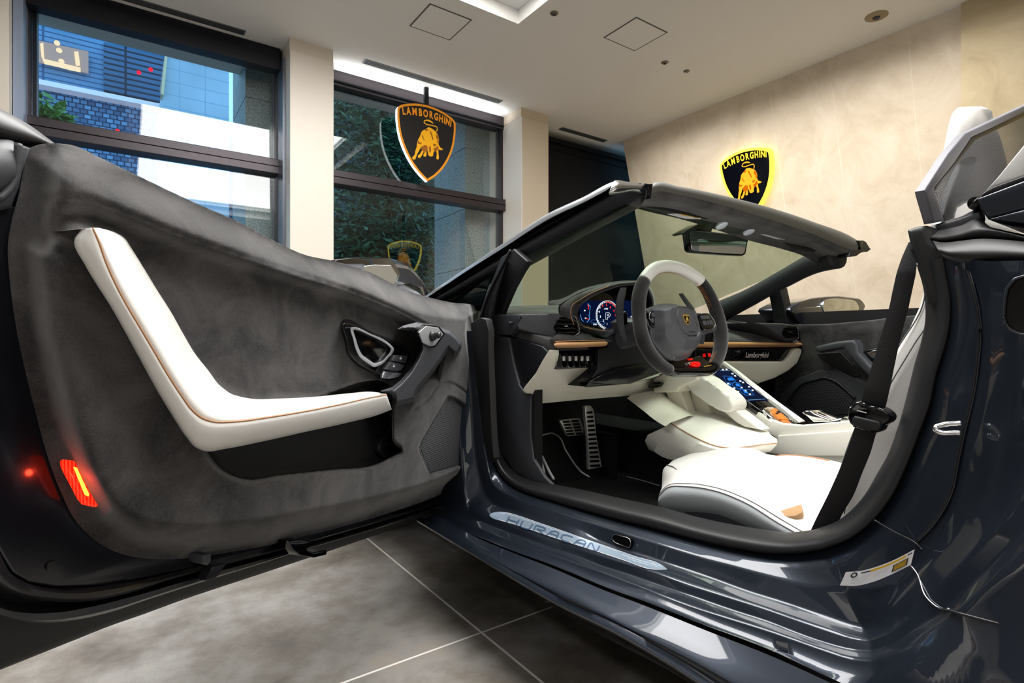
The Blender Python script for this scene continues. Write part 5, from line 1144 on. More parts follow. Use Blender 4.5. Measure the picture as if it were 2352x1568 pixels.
# instrument binnacle
bn = ys('instrument_binnacle', [(1322,716),(1330,698),(1352,684),(1385,668),(1420,658),(1450,654),(1478,657),(1490,675),(1494,720),(1490,745),(1440,756),(1405,764),(1372,758),(1338,748),(1326,735)], 1.262, .05, M_gloss, .003, dash, label='instrument binnacle with glowing dials')
sub(loft('binnacle_hood', [hr([(1312,740),(1285,722),(1283,704),(1300,690),(1340,668),(1385,654),(1435,646),(1484,649),(1500,672),(1504,720),(1500,756)], 1.33), hr([(1312,740),(1288,722),(1286,706),(1303,690),(1340,670),(1385,656),(1435,648),(1484,651),(1499,674),(1502,720),(1498,756)], 1.22), hr([(1335,748),(1312,722),(1314,704),(1335,688),(1362,672),(1390,661),(1435,651),(1480,655),(1494,678),(1498,720),(1494,754)], 1.185), hr([(1342,747),(1327,728),(1329,710),(1345,692),(1372,676),(1397,666),(1436,656),(1477,660),(1489,682),(1492,720),(1488,750)], 1.26)], M_suede, None, True), bn)
sub(loft('hood_visor', [hr([(1257,694),(1262,691),(1283,688),(1335,664),(1380,652),(1437,644),(1487,647)], 1.36, 40), hr([(1258,697),(1270,694),(1290,690),(1338,667),(1382,655),(1437,647),(1487,650)], 1.24, 40), hr([(1262,699),(1280,700),(1300,690),(1338,669),(1382,657),(1437,649),(1487,652)], 1.22, 40)], M_plasd, None, True), bn)
sub(tube('hood_stitch', [qY(x, y, 1.181) for x, y in ((1318,745),(1311,722),(1313,704),(1334,687),(1362,671),(1390,660),(1400,656))], .0009, M_thr, None, 50, 5), bn)
sub(tube('hood_stitch', [qY(x, y, 1.183) for x, y in ((1340,750),(1365,756),(1400,761))], .0009, M_thr, None, 20, 5), bn)
ys('binnacle_chin', [(1330,744),(1372,754),(1405,762),(1440,752),(1480,745),(1480,765),(1420,775),(1380,770),(1350,757)], 1.20, .05, M_suede, .004, bn)
SCR = [(1332,707),(1338,697),(1352,690),(1460,690),(1466,730),(1422,744),(1397,753),(1382,749),(1342,741),(1335,730)]
M_scr = emis('screen_navy', rgb(8, 20, 52), .9); sc = ys('gauge_display', SCR, 1.258, .003, M_scr, 0, bn)
W_ = emis('screen_white', (.9, .95, 1, 1), 1.4); Rr = emis('screen_red', rgb(255, 50, 30), 1.3); Bl = emis('screen_blue', rgb(90, 160, 235), 1.1)
def glow(name, m, fn):
    b = bmesh.new(); fn(b); return sub(bm_obj(name, b, m), sc)
YG = 1.2562
def gq(u, v): return qY(u, v, YG)
gc = (1395, 723); 
def gp_(a, r): return (gc[0] + .80*r*math.cos(a) - .0*r*math.sin(a), gc[1] - r*math.sin(a))
def arc(b, a0, a1, r, w, n=24): tube('t', [gq(*gp_(a0 + (a1-a0)*k/n, r)) for k in range(n+1)], w, bm=b, resample=False, seg=5)
glow('dial_ring', W_, lambda b: (arc(b, math.radians(258), math.radians(10), 32.5, .0008, 40), arc(b, math.radians(262), math.radians(80), 30, .0006, 30)))
glow('redline', Rr, lambda b: arc(b, math.radians(100), math.radians(2), 29.5, .0013, 24))
def ticks(b):
    for k in range(23):
        a = math.radians(250 - k*11); tube('t', [gq(*gp_(a, 31)), gq(*gp_(a, 28 if k % 2 else 26.5))], .0004, bm=b, resample=False, seg=4)
glow('dial_ticks', W_, ticks)
def nums(lst, sz): 
    def f(b):
        for s, x, y in lst: text_bm(b, s, lambda u, v, x=x, y=y: gq(x + u*sz*.9, y - v*sz), 1.0, .9, bold=.02)
    return f
glow('dial_numbers', W_, nums([('1',1394.5,744),('2',1386,736),('3',1379,727),('4',1376.5,716),('5',1378,706)], 7))
glow('dial_numbers', Rr, nums([('6',1384,702),('7',1393,701),('8',1402,706),('9',1410,714),('10',1414.5,724)], 7))
def pl_(b):
    for P in ([(1391.5,733),(1391.5,718),(1399,718),(1401.5,721),(1401.5,725),(1399,728),(1395.5,728),(1395.5,733),(1391.5,733)], [(1395.5,724.5),(1395.5,721.5),(1398,721.5),(1398,724.5),(1395.5,724.5)]):
        tube('t', [gq(*p) for p in P], .0006, bm=b, resample=False, seg=4)
glow('gear_letter', W_, pl_)
glow('side_gauge', Bl, lambda b: (tube('t', [gq(1350,697), gq(1356,704), gq(1353,725), gq(1354,733), gq(1348,740)], .0010, bm=b, resample=False, seg=5), tube('t', [gq(1333,722), gq(1336,734), gq(1340,738)], .0008, bm=b, resample=False, seg=5)))
glow('side_gauge', Rr, lambda b: (tube('t', [gq(1350,700), gq(1352,704), gq(1351,710)], .0014, bm=b, resample=False, seg=5), tube('t', [gq(1346,731.5), gq(1352,732.5)], .001, bm=b, resample=False, seg=5)))
glow('screen_text', W_, nums([('80',1343,713),('60',1345,730.5),('ODO',1367,745),('x1000',1392,709),('15:42',1452,727)], 4.5))
glow('screen_hexagons', Bl, lambda b: [tube('t', [gq(cx + 9*math.cos(math.pi/3*i), cy + 4*math.sin(math.pi/3*i)) for i in range(7)], .0003, bm=b, resample=False, seg=4) for cx, cy in ((1365,738),(1381,742),(1413,740))])
# column shroud
ys('column_shroud', [(1376,770),(1395,772),(1440,752),(1500,745),(1575,760),(1575,845),(1530,852),(1500,862),(1450,880),(1345,888),(1374,848),(1376,803),(1396,797),(1398,780)], 1.165, .10, mat('shroud_black', rgb(24, 26, 30), .4), .006, dash)
ys('column_lower', [(1350,878),(1380,862),(1420,845),(1470,838),(1492,845),(1488,856),(1500,862),(1450,881),(1400,884)], 1.15, .05, mat('knee_gloss', rgb(18, 19, 22), .18), .005, dash)
# ------------------------------------------------------------------ steering wheel
TA = math.radians(14); WN = Vector((0, -math.cos(TA), math.sin(TA))); WC = qY(1553, 733, .97)
def wp(x, y, h=0.0): return qP(x, y, WC + WN*h, WN)
RIM = [(1526,611.5),(1553,614.5),(1580,625),(1603,641),(1620,661),(1635,690),(1647,722),(1655,758),(1655,795),(1647,825),(1633,848),(1600,853),(1570,853),(1545,853),(1525,843),(1503,824),(1485,798),(1473,765),(1468,728),(1467,692),(1473,660),(1486,634),(1504,617)]
rp_ = cat([(x, y, 0) for x, y in RIM], 160, True)
PW = [wp(p[0], p[1]) for p in rp_]
def rimpart(name, idx, m, par, r0=.0165, rf=None):
    P = [PW[i % 160] for i in idx]
    return tube(name, P, r0, m, None, resample=False, seg=20, up=tuple(WN), rs=rf)
def near(x, y): return min(range(160), key=lambda i: (rp_[i][0]-x)**2+(rp_[i][1]-y)**2)
iw0, iw1 = near(1468, 640), near(1602, 650); ib0, ib1 = near(1640, 846), near(1535, 850)
span = lambda a, b_: list(range(a, (b_ if b_ > a else b_ + 160) + 1))
stw = sub(rimpart('steering_wheel', span(ib1, iw0), M_suedew, None, .0185, [.016, .0185, .0185, .0175, .0195, .0185]), car, 'steering wheel rim in charcoal suede with a white top section')
sub(rimpart('rim_section', span(iw1, ib0), M_suedew, None, .0185, [.0165, .018, .0195, .020, .0195, .017]), stw)
sub(rimpart('white_section', span(iw0, iw1), M_leath, None, .0175), stw, 'white leather top section')
sub(rimpart('flat_bottom', span(ib0, ib1), M_gloss, None, .014), stw, 'gloss black flat bottom')
# inner stitching
b = bmesh.new(); ctr = WC
for i in span(iw0 + 6, iw1 - 1) :
    p = Vector(PW[i % 160]); q = Vector(PW[(i+1) % 160]); inn_ = (ctr - p).normalized()
    for s in (0, .5):
        c = p.lerp(q, s) + inn_*.0172; t = (q - p).normalized()*.0016
        tube('t', [c - t + WN*.004, c + t*.6 - inn_*(-.0006), c + t*.2 - WN*.004], .0006, bm=b, resample=False, seg=4)
sub(bm_obj('rim_stitch', b, M_thr), stw)
b = bmesh.new()
for i in span(iw1 + 1, ib0):
    p = Vector(PW[i % 160]); q = Vector(PW[(i+1) % 160]); inn_ = (ctr - p).normalized()
    c = p + inn_*.0180; t = (q - p).normalized()*.002
    tube('t', [c - t + WN*.005, c + t, c - t - WN*.005], .0006, bm=b, resample=False, seg=4)
sub(bm_obj('rim_stitch', b, mat('orange_thread', rgb(214, 130, 50), .7)), stw)
# hub pad as relief
WU = Vector((1, 0, 0)); WV = WN.cross(WU) * -1; WV = Vector((0, math.sin(TA), math.cos(TA)))
def w2(x, y, h=0): p = wp(x, y, h) - WC; return (p.dot(WU), p.dot(WV))
def wTo(P, H):
    P = np.asarray(P); H = np.asarray(H)
    return np.array(WC)[None] + P[:, :1]*np.array(WU)[None] + P[:, 1:2]*np.array(WV)[None] + H[:, None]*np.array(WN)[None]
HUB = [(1508,702),(1520,695),(1545,692.5),(1570,695),(1588,703),(1598,714),(1603,732),(1610,760),(1611,785),(1608,802),(1600,815),(1585,822),(1565,823),(1550,816),(1532,799),(1516,778),(1510,755),(1508,728)]
HUBi = [(1555,707),(1563,704),(1580,707),(1591,713),(1598,738),(1604,762),(1600,771),(1582,772),(1572,765),(1558,745),(1553,725)]
hb2 = [w2(x, y, .03) for x, y in smooth2(HUB, 90)]; hi2 = [w2(x, y, .045) for x, y in HUBi]
HTOP = [w2(x, y, .045) for x, y in [(1545,700),(1575,702),(1595,715),(1608,770),(1600,782),(1574,782),(1540,742),(1538,715)]]
def hhub(P, sd):
    s1, _ = sdf(P, HTOP)
    h = .006 + .030*sstep(sd, .022) + .012*np.clip((s1 + .03)/.03, 0, 1)
    s2, _ = sdf(P, hi2); return h - .004*(np.exp(-(s2/.0013)**2))
hub = sub(relief('airbag_cover', hb2, .0016, hhub, wTo, -.03, M_plas, None), stw)
sub(tube('cover_seam', [wp(x, y, .0478) for x, y in lin_rs([(x, y, 0) for x, y in HUBi + HUBi[:1]], 60)[:-1, :2]], .0007, M_blk, None, resample=False, closed=True, seg=6), hub)
bm = bmesh.new(); text_bm(bm, 'AIRBAG', lambda u, v: wp(1590 + u*5.2, 762 - v*6, .0487), 1.0, .9); sub(bm_obj('cover_lettering', bm, M_plasd), hub)
# badge
bc = w2(1577, 734, .048); bw = .0255
fb = lambda u, v, h: WC + WU*(bc[0] + (u - .5)*bw) + WV*(bc[1] + (v - HT*.5)*bw) + WN*(.0495 + h*1.0)
bdm = [M_chr if False else mat('badge_gold', rgb(222, 186, 90), .35, metal=.35), M_gloss, bpy.data.materials.get('badge_gold'), None, None, None]
bdm = [bpy.data.materials['badge_gold'], M_gloss, bpy.data.materials['badge_gold'], bpy.data.materials['badge_gold'], M_gloss, bpy.data.materials['badge_gold']]
sub(bm_obj('shield_badge', emblem(fb, .002, None, letters=True, depth3=.00015), bdm), stw, 'small gold bull shield badge')
# spokes and button pods
def ws(name, pts, h, dep, m, bev=.002, par=None, sm=0, label=None):
    P = smooth2(pts, sm) if sm else pts
    return sub(slab(name, [wp(x, y, h) for x, y in P], -WN*dep, m, None, bev), par or stw, label)
ws('spoke', [(1488,712),(1512,698),(1515,758),(1500,760),(1486,742)], .010, .02, M_plas, .003)
ws('spoke', [(1600,718),(1628,719),(1648,748),(1645,760),(1616,768),(1608,760)], .010, .02, M_plas, .003)
lp_ = ws('button_pod', [(1491,716),(1499,714),(1509,712),(1512,752),(1506,754),(1496,746),(1494,738),(1491,730)], .016, .01, M_gloss, .002)
for q in ([(1497,718),(1508,717),(1509,728),(1498,727)], [(1495,732),(1502,731),(1503,742),(1496,738)], [(1505,732),(1510,732),(1511,743),(1505,741)]): ws('button', q, .019, .004, M_plas, .001, lp_)
rp2 = ws('button_pod', [(1604,722),(1612,719),(1630,722),(1643,745),(1640,752),(1616,757),(1608,740)], .018, .01, M_gloss, .002)
for q in ([(1609,724),(1628,724),(1633,732),(1612,733)], [(1613,736),(1622,736),(1624,746),(1617,747)], [(1629,735),(1635,735),(1640,744),(1631,745)], [(1624,736),(1628,736),(1630,745),(1626,745)]): ws('button', q, .021, .004, M_plas, .001, rp2)
sub(tube('pod_rim', [wp(x, y, .019) for x, y in ((1610,720),(1630,722),(1643,745),(1640,752),(1618,757))], .0007, M_chr, None, 30, 5), rp2)
sub(tube('pod_rim', [wp(x, y, .017) for x, y in ((1495,716),(1492,722),(1492,733),(1496,736),(1498,731))], .0007, M_chr, None, 30, 5), lp_)
ls = ws('lower_spoke', [(1497,757),(1510,760),(1518,782),(1536,806),(1556,822),(1548,828),(1530,818),(1510,795),(1500,775)], .006, .02, M_gloss, .003)
for (x, y) in ((1508,783),(1514,789),(1521,799),(1530,809)): ws('spoke_icon', [(x-1.5,y-2),(x+1.5,y-2),(x+1.5,y+2),(x-1.5,y+2)], .0065, .001, M_ico, 0, ls)
sub(tube('spoke_strip', [wp(x, y, .010) for x, y in ((1503,757),(1513,783),(1530,806),(1550,823))], .001, M_chr, None, 30, 6), ls)
bs = ws('drive_mode_pod', [(1542,828),(1560,822),(1590,822),(1610,816),(1622,825),(1648,842),(1640,856),(1600,862),(1560,860),(1538,850)], .004, .02, M_gloss, .004)
ws('mode_switch', [(1588,832),(1596,829),(1607,830),(1611,836),(1609,841),(1598,842),(1589,837)], .014, .012, mat('gloss_red', rgb(225, 20, 20), .15, emit=rgb(255, 20, 10), es=.25), .003, bs, label='red mode switch')
ws('red_button', [(1582,823),(1590,822),(1593,826),(1584,827)], .010, .008, bpy.data.materials['gloss_red'], .001, bs)
ws('chrome_tab', [(1580,832),(1588,830),(1590,838),(1584,837)], .010, .006, M_chr2, .001, bs)
sub(tube('yellow_stitch', [wp(x, y, .008) for x, y in ((1617,841),(1626,840),(1634,838))], .0008, M_yel, None, 12, 5), bs)
# paddles and column
def pad(name, L, Y, par=stw):
    l = [qY(a, y, Y) for a, b_, y in L]; r = [qY(b_, y, Y - .004) for a, b_, y in L]
    ll = cat(l, 30); rr = cat(r, 30)
    off = np.array([0, .006, 0]); return sub(loft(name, [ll + off, ll, (ll + rr)/2 + np.array([0, -.006, 0]), rr, rr + off], M_plas, None, 50, closeu=True), par)
pad('shift_paddle', [(1429,1439,660),(1424,1438,672),(1419,1434,690),(1417,1432,712),(1419,1433,735),(1423,1435,755),(1428,1440,772),(1434,1441,784),(1440,1442,788)], 1.05)
pad('shift_paddle', [(1562,1568,674),(1568,1577,684),(1576,1586,696),(1584,1594,707),(1590,1598,716)], 1.06)
pad('shift_paddle', [(1612,1617,760),(1612,1618,772),(1611,1617,785),(1611,1614,790)], 1.06)
ys('paddle_mount', [(1430,718),(1437,714),(1442,720),(1442,745),(1434,748)], 1.06, .02, M_gloss, .003, stw)
tb('column', [WC - WN*.02, WC - WN*.12, WC - WN*.24], .035, M_plas, stw)
ys('column_ring', [(1448,739),(1460,731),(1478,728),(1500,732),(1500,770),(1472,775),(1458,764)], 1.09, .08, M_plas, .01, stw)
# ------------------------------------------------------------------ centre stack switches below the vents
stk_ = ys('centre_stack', [(1598,800),(1640,803),(1640,836),(1600,836)], 1.14, .03, M_gloss, .003, dash)
ys('centre_vent', [(1600,750),(1650,752),(1650,783),(1600,783)], 1.15, .04, M_gloss, .004, dash)
for x, y in ((1618,817),(1630,816)):
    ys('red_toggle', [(x-3,y-5),(x+3,y-5),(x+3.5,y+3),(x-2.5,y+3)], 1.12, .014, bpy.data.materials['gloss_red'], .0015, stk_)
    ys('toggle_guard', [(x-6,y-8),(x-4,y-8),(x-3,y+9),(x-5,y+9)], 1.118, .02, M_gloss, .001, stk_)
# ------------------------------------------------------------------ centre console
M_con = mat('console_leather', rgb(240, 238, 228), .42, bump=.1, bscale=700)
SN_ = Vector((0, -.55, .835)).normalized(); SO = Vector((1.6, .944, .561))
def cp(x, y, h=0.0): return qP(x, y, SO + SN_*h, SN_)
def cslab(name, pts, h, dep, m, bev=.002, par=None, sm=0, label=None):
    P = smooth2(pts, sm) if sm else pts
    return sub(slab(name, [cp(x, y, h) for x, y in P], -SN_*dep, m, None, bev), par or car, label)
# driver flank (vertical, X = 1.50) as the console body
con = xs_('centre_console', [(1560,850),(1640,862),(1660,875),(1735,936),(1762,960),(1795,972),(1840,976),(1990,963),(1990,1045),(1760,1043),(1745,1040),(1785,1016),(1783,1006),(1770,998),(1745,986),(1690,948),(1684,930),(1668,908),(1614,866)], 1.535, .012, M_con, .004, label='white leather centre console with a sloping touchscreen', seg=5)
yz = [(.80, .455), (.80, .300), (1.25, .300), (1.25, .745)]
q0 = [Vector((1.545, 1.16, SO.z + (1.16-.944)*.66 - .02)), Vector((1.545, .93, SO.z - .02 + (.93-.944)*.66)), Vector((1.545, .90, .50)), Vector((1.545, .30, .495)), Vector((1.545, .30, .26)), Vector((1.545, 1.16, .45))]
sub(slab('console_core', q0, (.16, 0, 0), M_con, None, .004), con)
bz2 = cslab('console_fascia', [(1612,836),(1665,834),(1672,838),(1690,853),(1740,893),(1786,929),(1812,950),(1830,968),(1800,971),(1775,962),(1738,936),(1700,908),(1642,863)], .004, .02, M_gloss, .003, con)
cslab('console_edge', [(1660,829),(1666,829),(1700,853),(1790,923),(1850,966),(1838,969),(1790,932),(1740,893),(1690,851),(1672,838)], .014, .05, M_con, .003, con)
CS_ = [(1630,847),(1675,847),(1767,918),(1720,920)]
ts = cslab('touchscreen', CS_, .0065, .003, emis('console_screen', rgb(24, 32, 62), .8), 0, bz2, label='sloping touchscreen with blue icons')
def cgl(name, m, fn):
    b = bmesh.new(); fn(b); return sub(bm_obj(name, b, m), ts)
def cpoly(b, P, w=.0006): tube('t', [cp(x, y, .0075) for x, y in P], w, bm=b, resample=False, seg=4)
def cfill(b, P): b.faces.new([b.verts.new(cp(x, y, .0078)) for x, y in P])
BL2 = emis('icon_blue', rgb(40, 130, 230), 1.2)
cgl('screen_icons', BL2, lambda b: [cpoly(b, P + P[:1]) for P in ([(1662,863),(1680,864),(1690,874),(1684,880),(1668,878)], [(1684,877),(1698,880),(1706,890),(1696,893),(1682,885)], [(1700,893),(1722,895),(1732,907),(1715,908),(1703,902)])])
cgl('screen_icons', BL2, lambda b: [cfill(b, P) for P in ([(1670,868),(1680,866),(1688,873),(1674,874)], [(1690,880),(1698,882),(1700,888),(1690,886)], [(1706,895),(1714,896),(1720,904),(1710,902)], [(1672,878),(1680,882),(1678,885),(1670,881)])])
cgl('screen_marks', W_, lambda b: [cfill(b, [(x-2.2,y-1.6),(x+2,y-1.6),(x+3.4,y+1.4),(x-1,y+1.4)]) for x, y in ((1660,849),(1668,848),(1682,858),(1688,863),(1700,875),(1706,878),(1720,888),(1728,896),(1672,881),(1686,891),(1695,899),(1703,890),(1722,905),(1712,897))])
cgl('screen_bar', emis('bar_blue', rgb(120, 180, 220), .9), lambda b: (cpoly(b, [(1718,918.5),(1758,916)], .0007), cpoly(b, [(1654,850.5),(1676,850.5)], .0007)))
sub(tube('screen_trim', [cp(x, y, .009) for x, y in ((1714,878),(1740,897),(1766,918))], .0014, M_chr2, None, 20, 6), bz2)
# start / mode cluster
st_ = cslab('start_switch', smooth2([(1753,937),(1765,934),(1783,936),(1800,952),(1822,968),(1815,971),(1795,969),(1775,960),(1760,948)], 50), .010, .014, M_chr2, .003, bz2)
M_orange = mat('orange_cover', rgb(216, 130, 56), .25)
for q in ([(1772,938),(1783,937),(1790,945),(1779,950),(1773,944)], [(1790,945),(1799,951),(1813,964),(1800,962),(1786,951)], [(1779,950),(1790,952),(1802,963),(1790,961)], [(1795,963),(1808,965),(1817,969),(1800,969)]): cslab('cover_facet', q, .016, .006, M_orange, .001, st_)
cslab('start_button', [(1783,944),(1789,943),(1793,948),(1786,949)], .0165, .004, M_blk, .0005, st_)
# selector and handbrake pieces on the flat part
def zs_(name, pts, Z, dep, m, bev=.002, par=None, sm=0):
    P = smooth2(pts, sm) if sm else pts
    return sub(slab(name, [qZ(x, y, Z) for x, y in P], (0, 0, -dep), m, None, bev), par or con)
zs_('selector_base', [(1815,966),(1842,950),(1950,955),(1960,966),(1900,972),(1830,974)], .504, .008, M_gloss, .002)
sl = xs_('gear_selector', [(1841,947),(1850,943),(1862,944),(1870,950),(1905,964),(1903,969),(1868,969),(1852,955)], 1.58, .06, M_chr2, .003, con)
xs_('selector_bar', [(1868,946),(1880,946),(1912,960),(1922,962),(1918,966),(1900,965),(1880,952)], 1.60, .03, M_chr2, .002, con)
xs_('parking_brake_switch', [(1930,962),(1940,957),(1952,961),(1956,966),(1930,968)], 1.60, .05, M_chr, .002, con)
# knee pad, struts, tunnel sides
xs_('knee_pad', [(1566,858),(1600,860),(1614,867),(1640,886),(1668,906),(1680,920),(1684,933),(1680,943),(1668,947),(1650,943),(1618,921),(1590,900),(1575,885)], 1.455, .07, M_con, .014, con, sm=60, seg=5)
xs_('console_strut', [(1660,944),(1684,938),(1720,966),(1746,987),(1708,980),(1690,970)], 1.475, .05, M_con, .005, con)
xs_('console_strut', [(1512,858),(1548,862),(1556,875),(1568,910),(1582,953),(1570,953),(1545,938),(1530,905)], 1.475, .04, M_cream, .005, con)
xs_('console_strut', [(1584,893),(1616,912),(1624,922),(1632,950),(1618,952),(1590,940),(1586,915)], 1.52, .04, M_cream, .005, con)
xs_('dash_cheek', [(1500,868),(1530,852),(1600,850),(1600,872),(1560,890),(1555,900),(1500,902)], 1.44, .1, M_cream, .006, con)
xs_('cheek_button', [(1488,884),(1500,878),(1514,877),(1518,880),(1513,888),(1498,892),(1488,890)], 1.425, .02, M_gloss, .002, con)
def xyrow(L, n=50):
    P = cat([(x, y, X*400) for x, y, X in L], n); return [qX(p[0], p[1], p[2]/400) for p in P]
sub(loft('tunnel_ramp', [xyrow([(1440,914,1.34),(1480,945,1.32),(1505,965,1.31),(1528,979,1.30)]), xyrow([(1452,906,1.36),(1488,934,1.34),(1515,955,1.33),(1541,970,1.32)]), xyrow([(1500,896,1.45),(1530,918,1.44),(1555,936,1.43),(1582,955,1.42)]), xyrow([(1540,890,1.60),(1570,915,1.60),(1600,935,1.60),(1640,955,1.60)])], M_cream, None, 60), con)
sub(loft('tunnel_pad_top', [xyrow([(1600,930,1.60),(1650,945,1.60),(1700,965,1.58),(1760,985,1.56)]), xyrow([(1582,954,1.45),(1630,962,1.45),(1700,984,1.46),(1772,1000,1.48)]), xyrow([(1560,962,1.40),(1610,985,1.40),(1690,1002,1.42),(1785,1008,1.45)]), xyrow([(1541,971,1.355),(1590,1000,1.34),(1640,1022,1.34),(1786,1017,1.44)])], M_con, None, True), con)
sub(loft('tunnel_pad_side', [xyrow([(1541,972,1.354),(1590,1001,1.339),(1640,1023,1.339),(1786,1018,1.44)]), xyrow([(1527,980,1.345),(1580,1008,1.33),(1640,1030,1.33),(1782,1024,1.44)]), xyrow([(1488,998,1.345),(1540,1028,1.335),(1640,1045,1.335),(1770,1036,1.44)]), xyrow([(1481,1012,1.35),(1510,1042,1.345),(1620,1060,1.345),(1742,1046,1.44)]), xyrow([(1490,1032,1.37),(1540,1056,1.37),(1630,1066,1.37),(1740,1060,1.46)])], M_con, None, 50), con)
sub(tube('pad_seam', xyrow([(1541,971.5,1.353),(1590,1000.5,1.338),(1640,1022.5,1.338),(1786,1017.5,1.438)]), .0014, M_thr, None, resample=False, seg=6), con)
xs_('console_side_lower', [(1740,1043),(1786,1018),(1786,1000),(1990,985),(1990,1048),(1760,1048)], 1.528, .02, M_con, .004, con)
# ------------------------------------------------------------------ footwell, carpet, pedals, mat
fwm = bmesh.new(); box_bm(.96, 2.24, -.05, 2.0, .225, .262, bm=fwm); box_bm(.962, .99, 1.25, 1.9, .25, .62, bm=fwm); box_bm(.98, 2.24, 1.78, 1.82, .25, .86, bm=fwm); box_bm(1.50, 1.72, -.05, 1.8, .25, .42, bm=fwm); box_bm(.98, 2.24, .10, .13, .25, .78, bm=fwm); box_bm(1.37, 1.40, 1.35, 1.8, .25, .42, bm=fwm)
slab_bm([Vector((.98, 1.42, .262)), Vector((1.5, 1.42, .262)), Vector((1.5, 1.79, .56)), Vector((.98, 1.79, .56))], (0, 0, -.02), bm=fwm)
box_bm(2.30, 2.33, .1, 1.9, .25, .86, bm=fwm); box_bm(1.72, 2.3, 1.55, 1.6, .25, .80, bm=fwm)
cab = sub(bm_obj('cabin_carpet', fwm, M_carp), car)
fm = bmesh.new(); slab_bm([Vector((1.0, .75, .270)), Vector((1.36, .75, .270)), Vector((1.36, 1.40, .270)), Vector((1.0, 1.40, .270))], (0, 0, -.008), bm=fm)
flm = bm_obj('floor_mat', fm, M_carp); tag(flm, 'black floor mat with grey piping in the driver footwell of the car', 'floor mat')
M_pipe = mat('grey_piping', rgb(170, 172, 174), .6)
tn = Vector((0, -.627, .779)); to = Vector((1, 1.42, .27))
pip = [qP(x, y, to, tn) for x, y in ((1228,1001),(1250,998),(1270,995),(1278,1000))] + [qZ(x, y, .276) for x, y in ((1300,1035),(1325,1072),(1340,1087),(1352,1094))]
pip = [qY(x, y, Y) for x, y, Y in ((1228,1001,1.50),(1250,998,1.50),(1270,995,1.49),(1278,999,1.48),(1300,1035,1.40),(1325,1072,1.32),(1340,1087,1.28),(1354,1095,1.26))]
sub(tube('mat_piping', pip, .0028, M_pipe, None, 50, 8), flm)
sub(tube('mat_piping', [qX(x, y, X) for x, y, X in ((1238,1035,1.03),(1252,1062,1.02),(1262,1083,1.01),(1272,1100,1.0))], .004, M_pipe, None, 20, 8), flm)
sub(tube('mat_piping', [qZ(x, y, .274) for x, y in ((1440,1094),(1475,1103),(1515,1115))], .0015, M_pipe, None, 20, 6), flm)
ap_ = ys('accelerator_pedal', [(1343.5,933),(1350,931),(1358,932),(1364,940),(1366,955),(1370,1000),(1383,1072),(1353,1078),(1352,1050),(1351,1010),(1345,960)], 1.33, .012, M_alu, .002)
for k in range(13):
    t = k/12; x0 = 1347 + 8*t*1.0; x1 = 1362 + 17*t; y0 = 945 + t*122
    ys('pedal_slot', [(x0+1,y0),(x1-1,y0-1),(x1,y0+4),(x0+1.5,y0+5)], 1.328, .002, M_gloss, .0008, ap_)
bp_ = ys('brake_pedal', [(1286,966),(1292,964),(1330,960),(1334,962),(1341,984),(1341,996),(1337,999),(1306,1002),(1302,999)], 1.40, .012, M_alu, .003)
for r in range(5):
    for c in range(2):
        t = r/4; x0 = 1290 + 10*t + c*(20.5); y0 = 967 + r*7.0 - c*1.5
        ys('pedal_slot', [(x0+2,y0),(x0+18,y0-1),(x0+19.5,y0+3),(x0+4,y0+4)], 1.398, .002, M_gloss, .0008, bp_)
tb('pedal_arm', [qY(1318, 1000, 1.42), qY(1330, 1030, 1.44), qY(1335, 1060, 1.46)], .008, M_plasd, bp_)
fr2 = xs_('foot_rest', [(1217,992),(1222,994),(1230,1025),(1240,1060),(1247,1086),(1238,1082),(1224,1058),(1218,1030)], 1.0, .01, M_alu, .001)
for k in range(7): xs_('pedal_slot', [(1222+k*2.3,1024+k*8.5),(1231+k*2.3,1024+k*8.5),(1232+k*2.3,1028+k*8.5),(1223+k*2.3,1028+k*8.5)], .9985, .002, M_gloss, .0005, fr2)
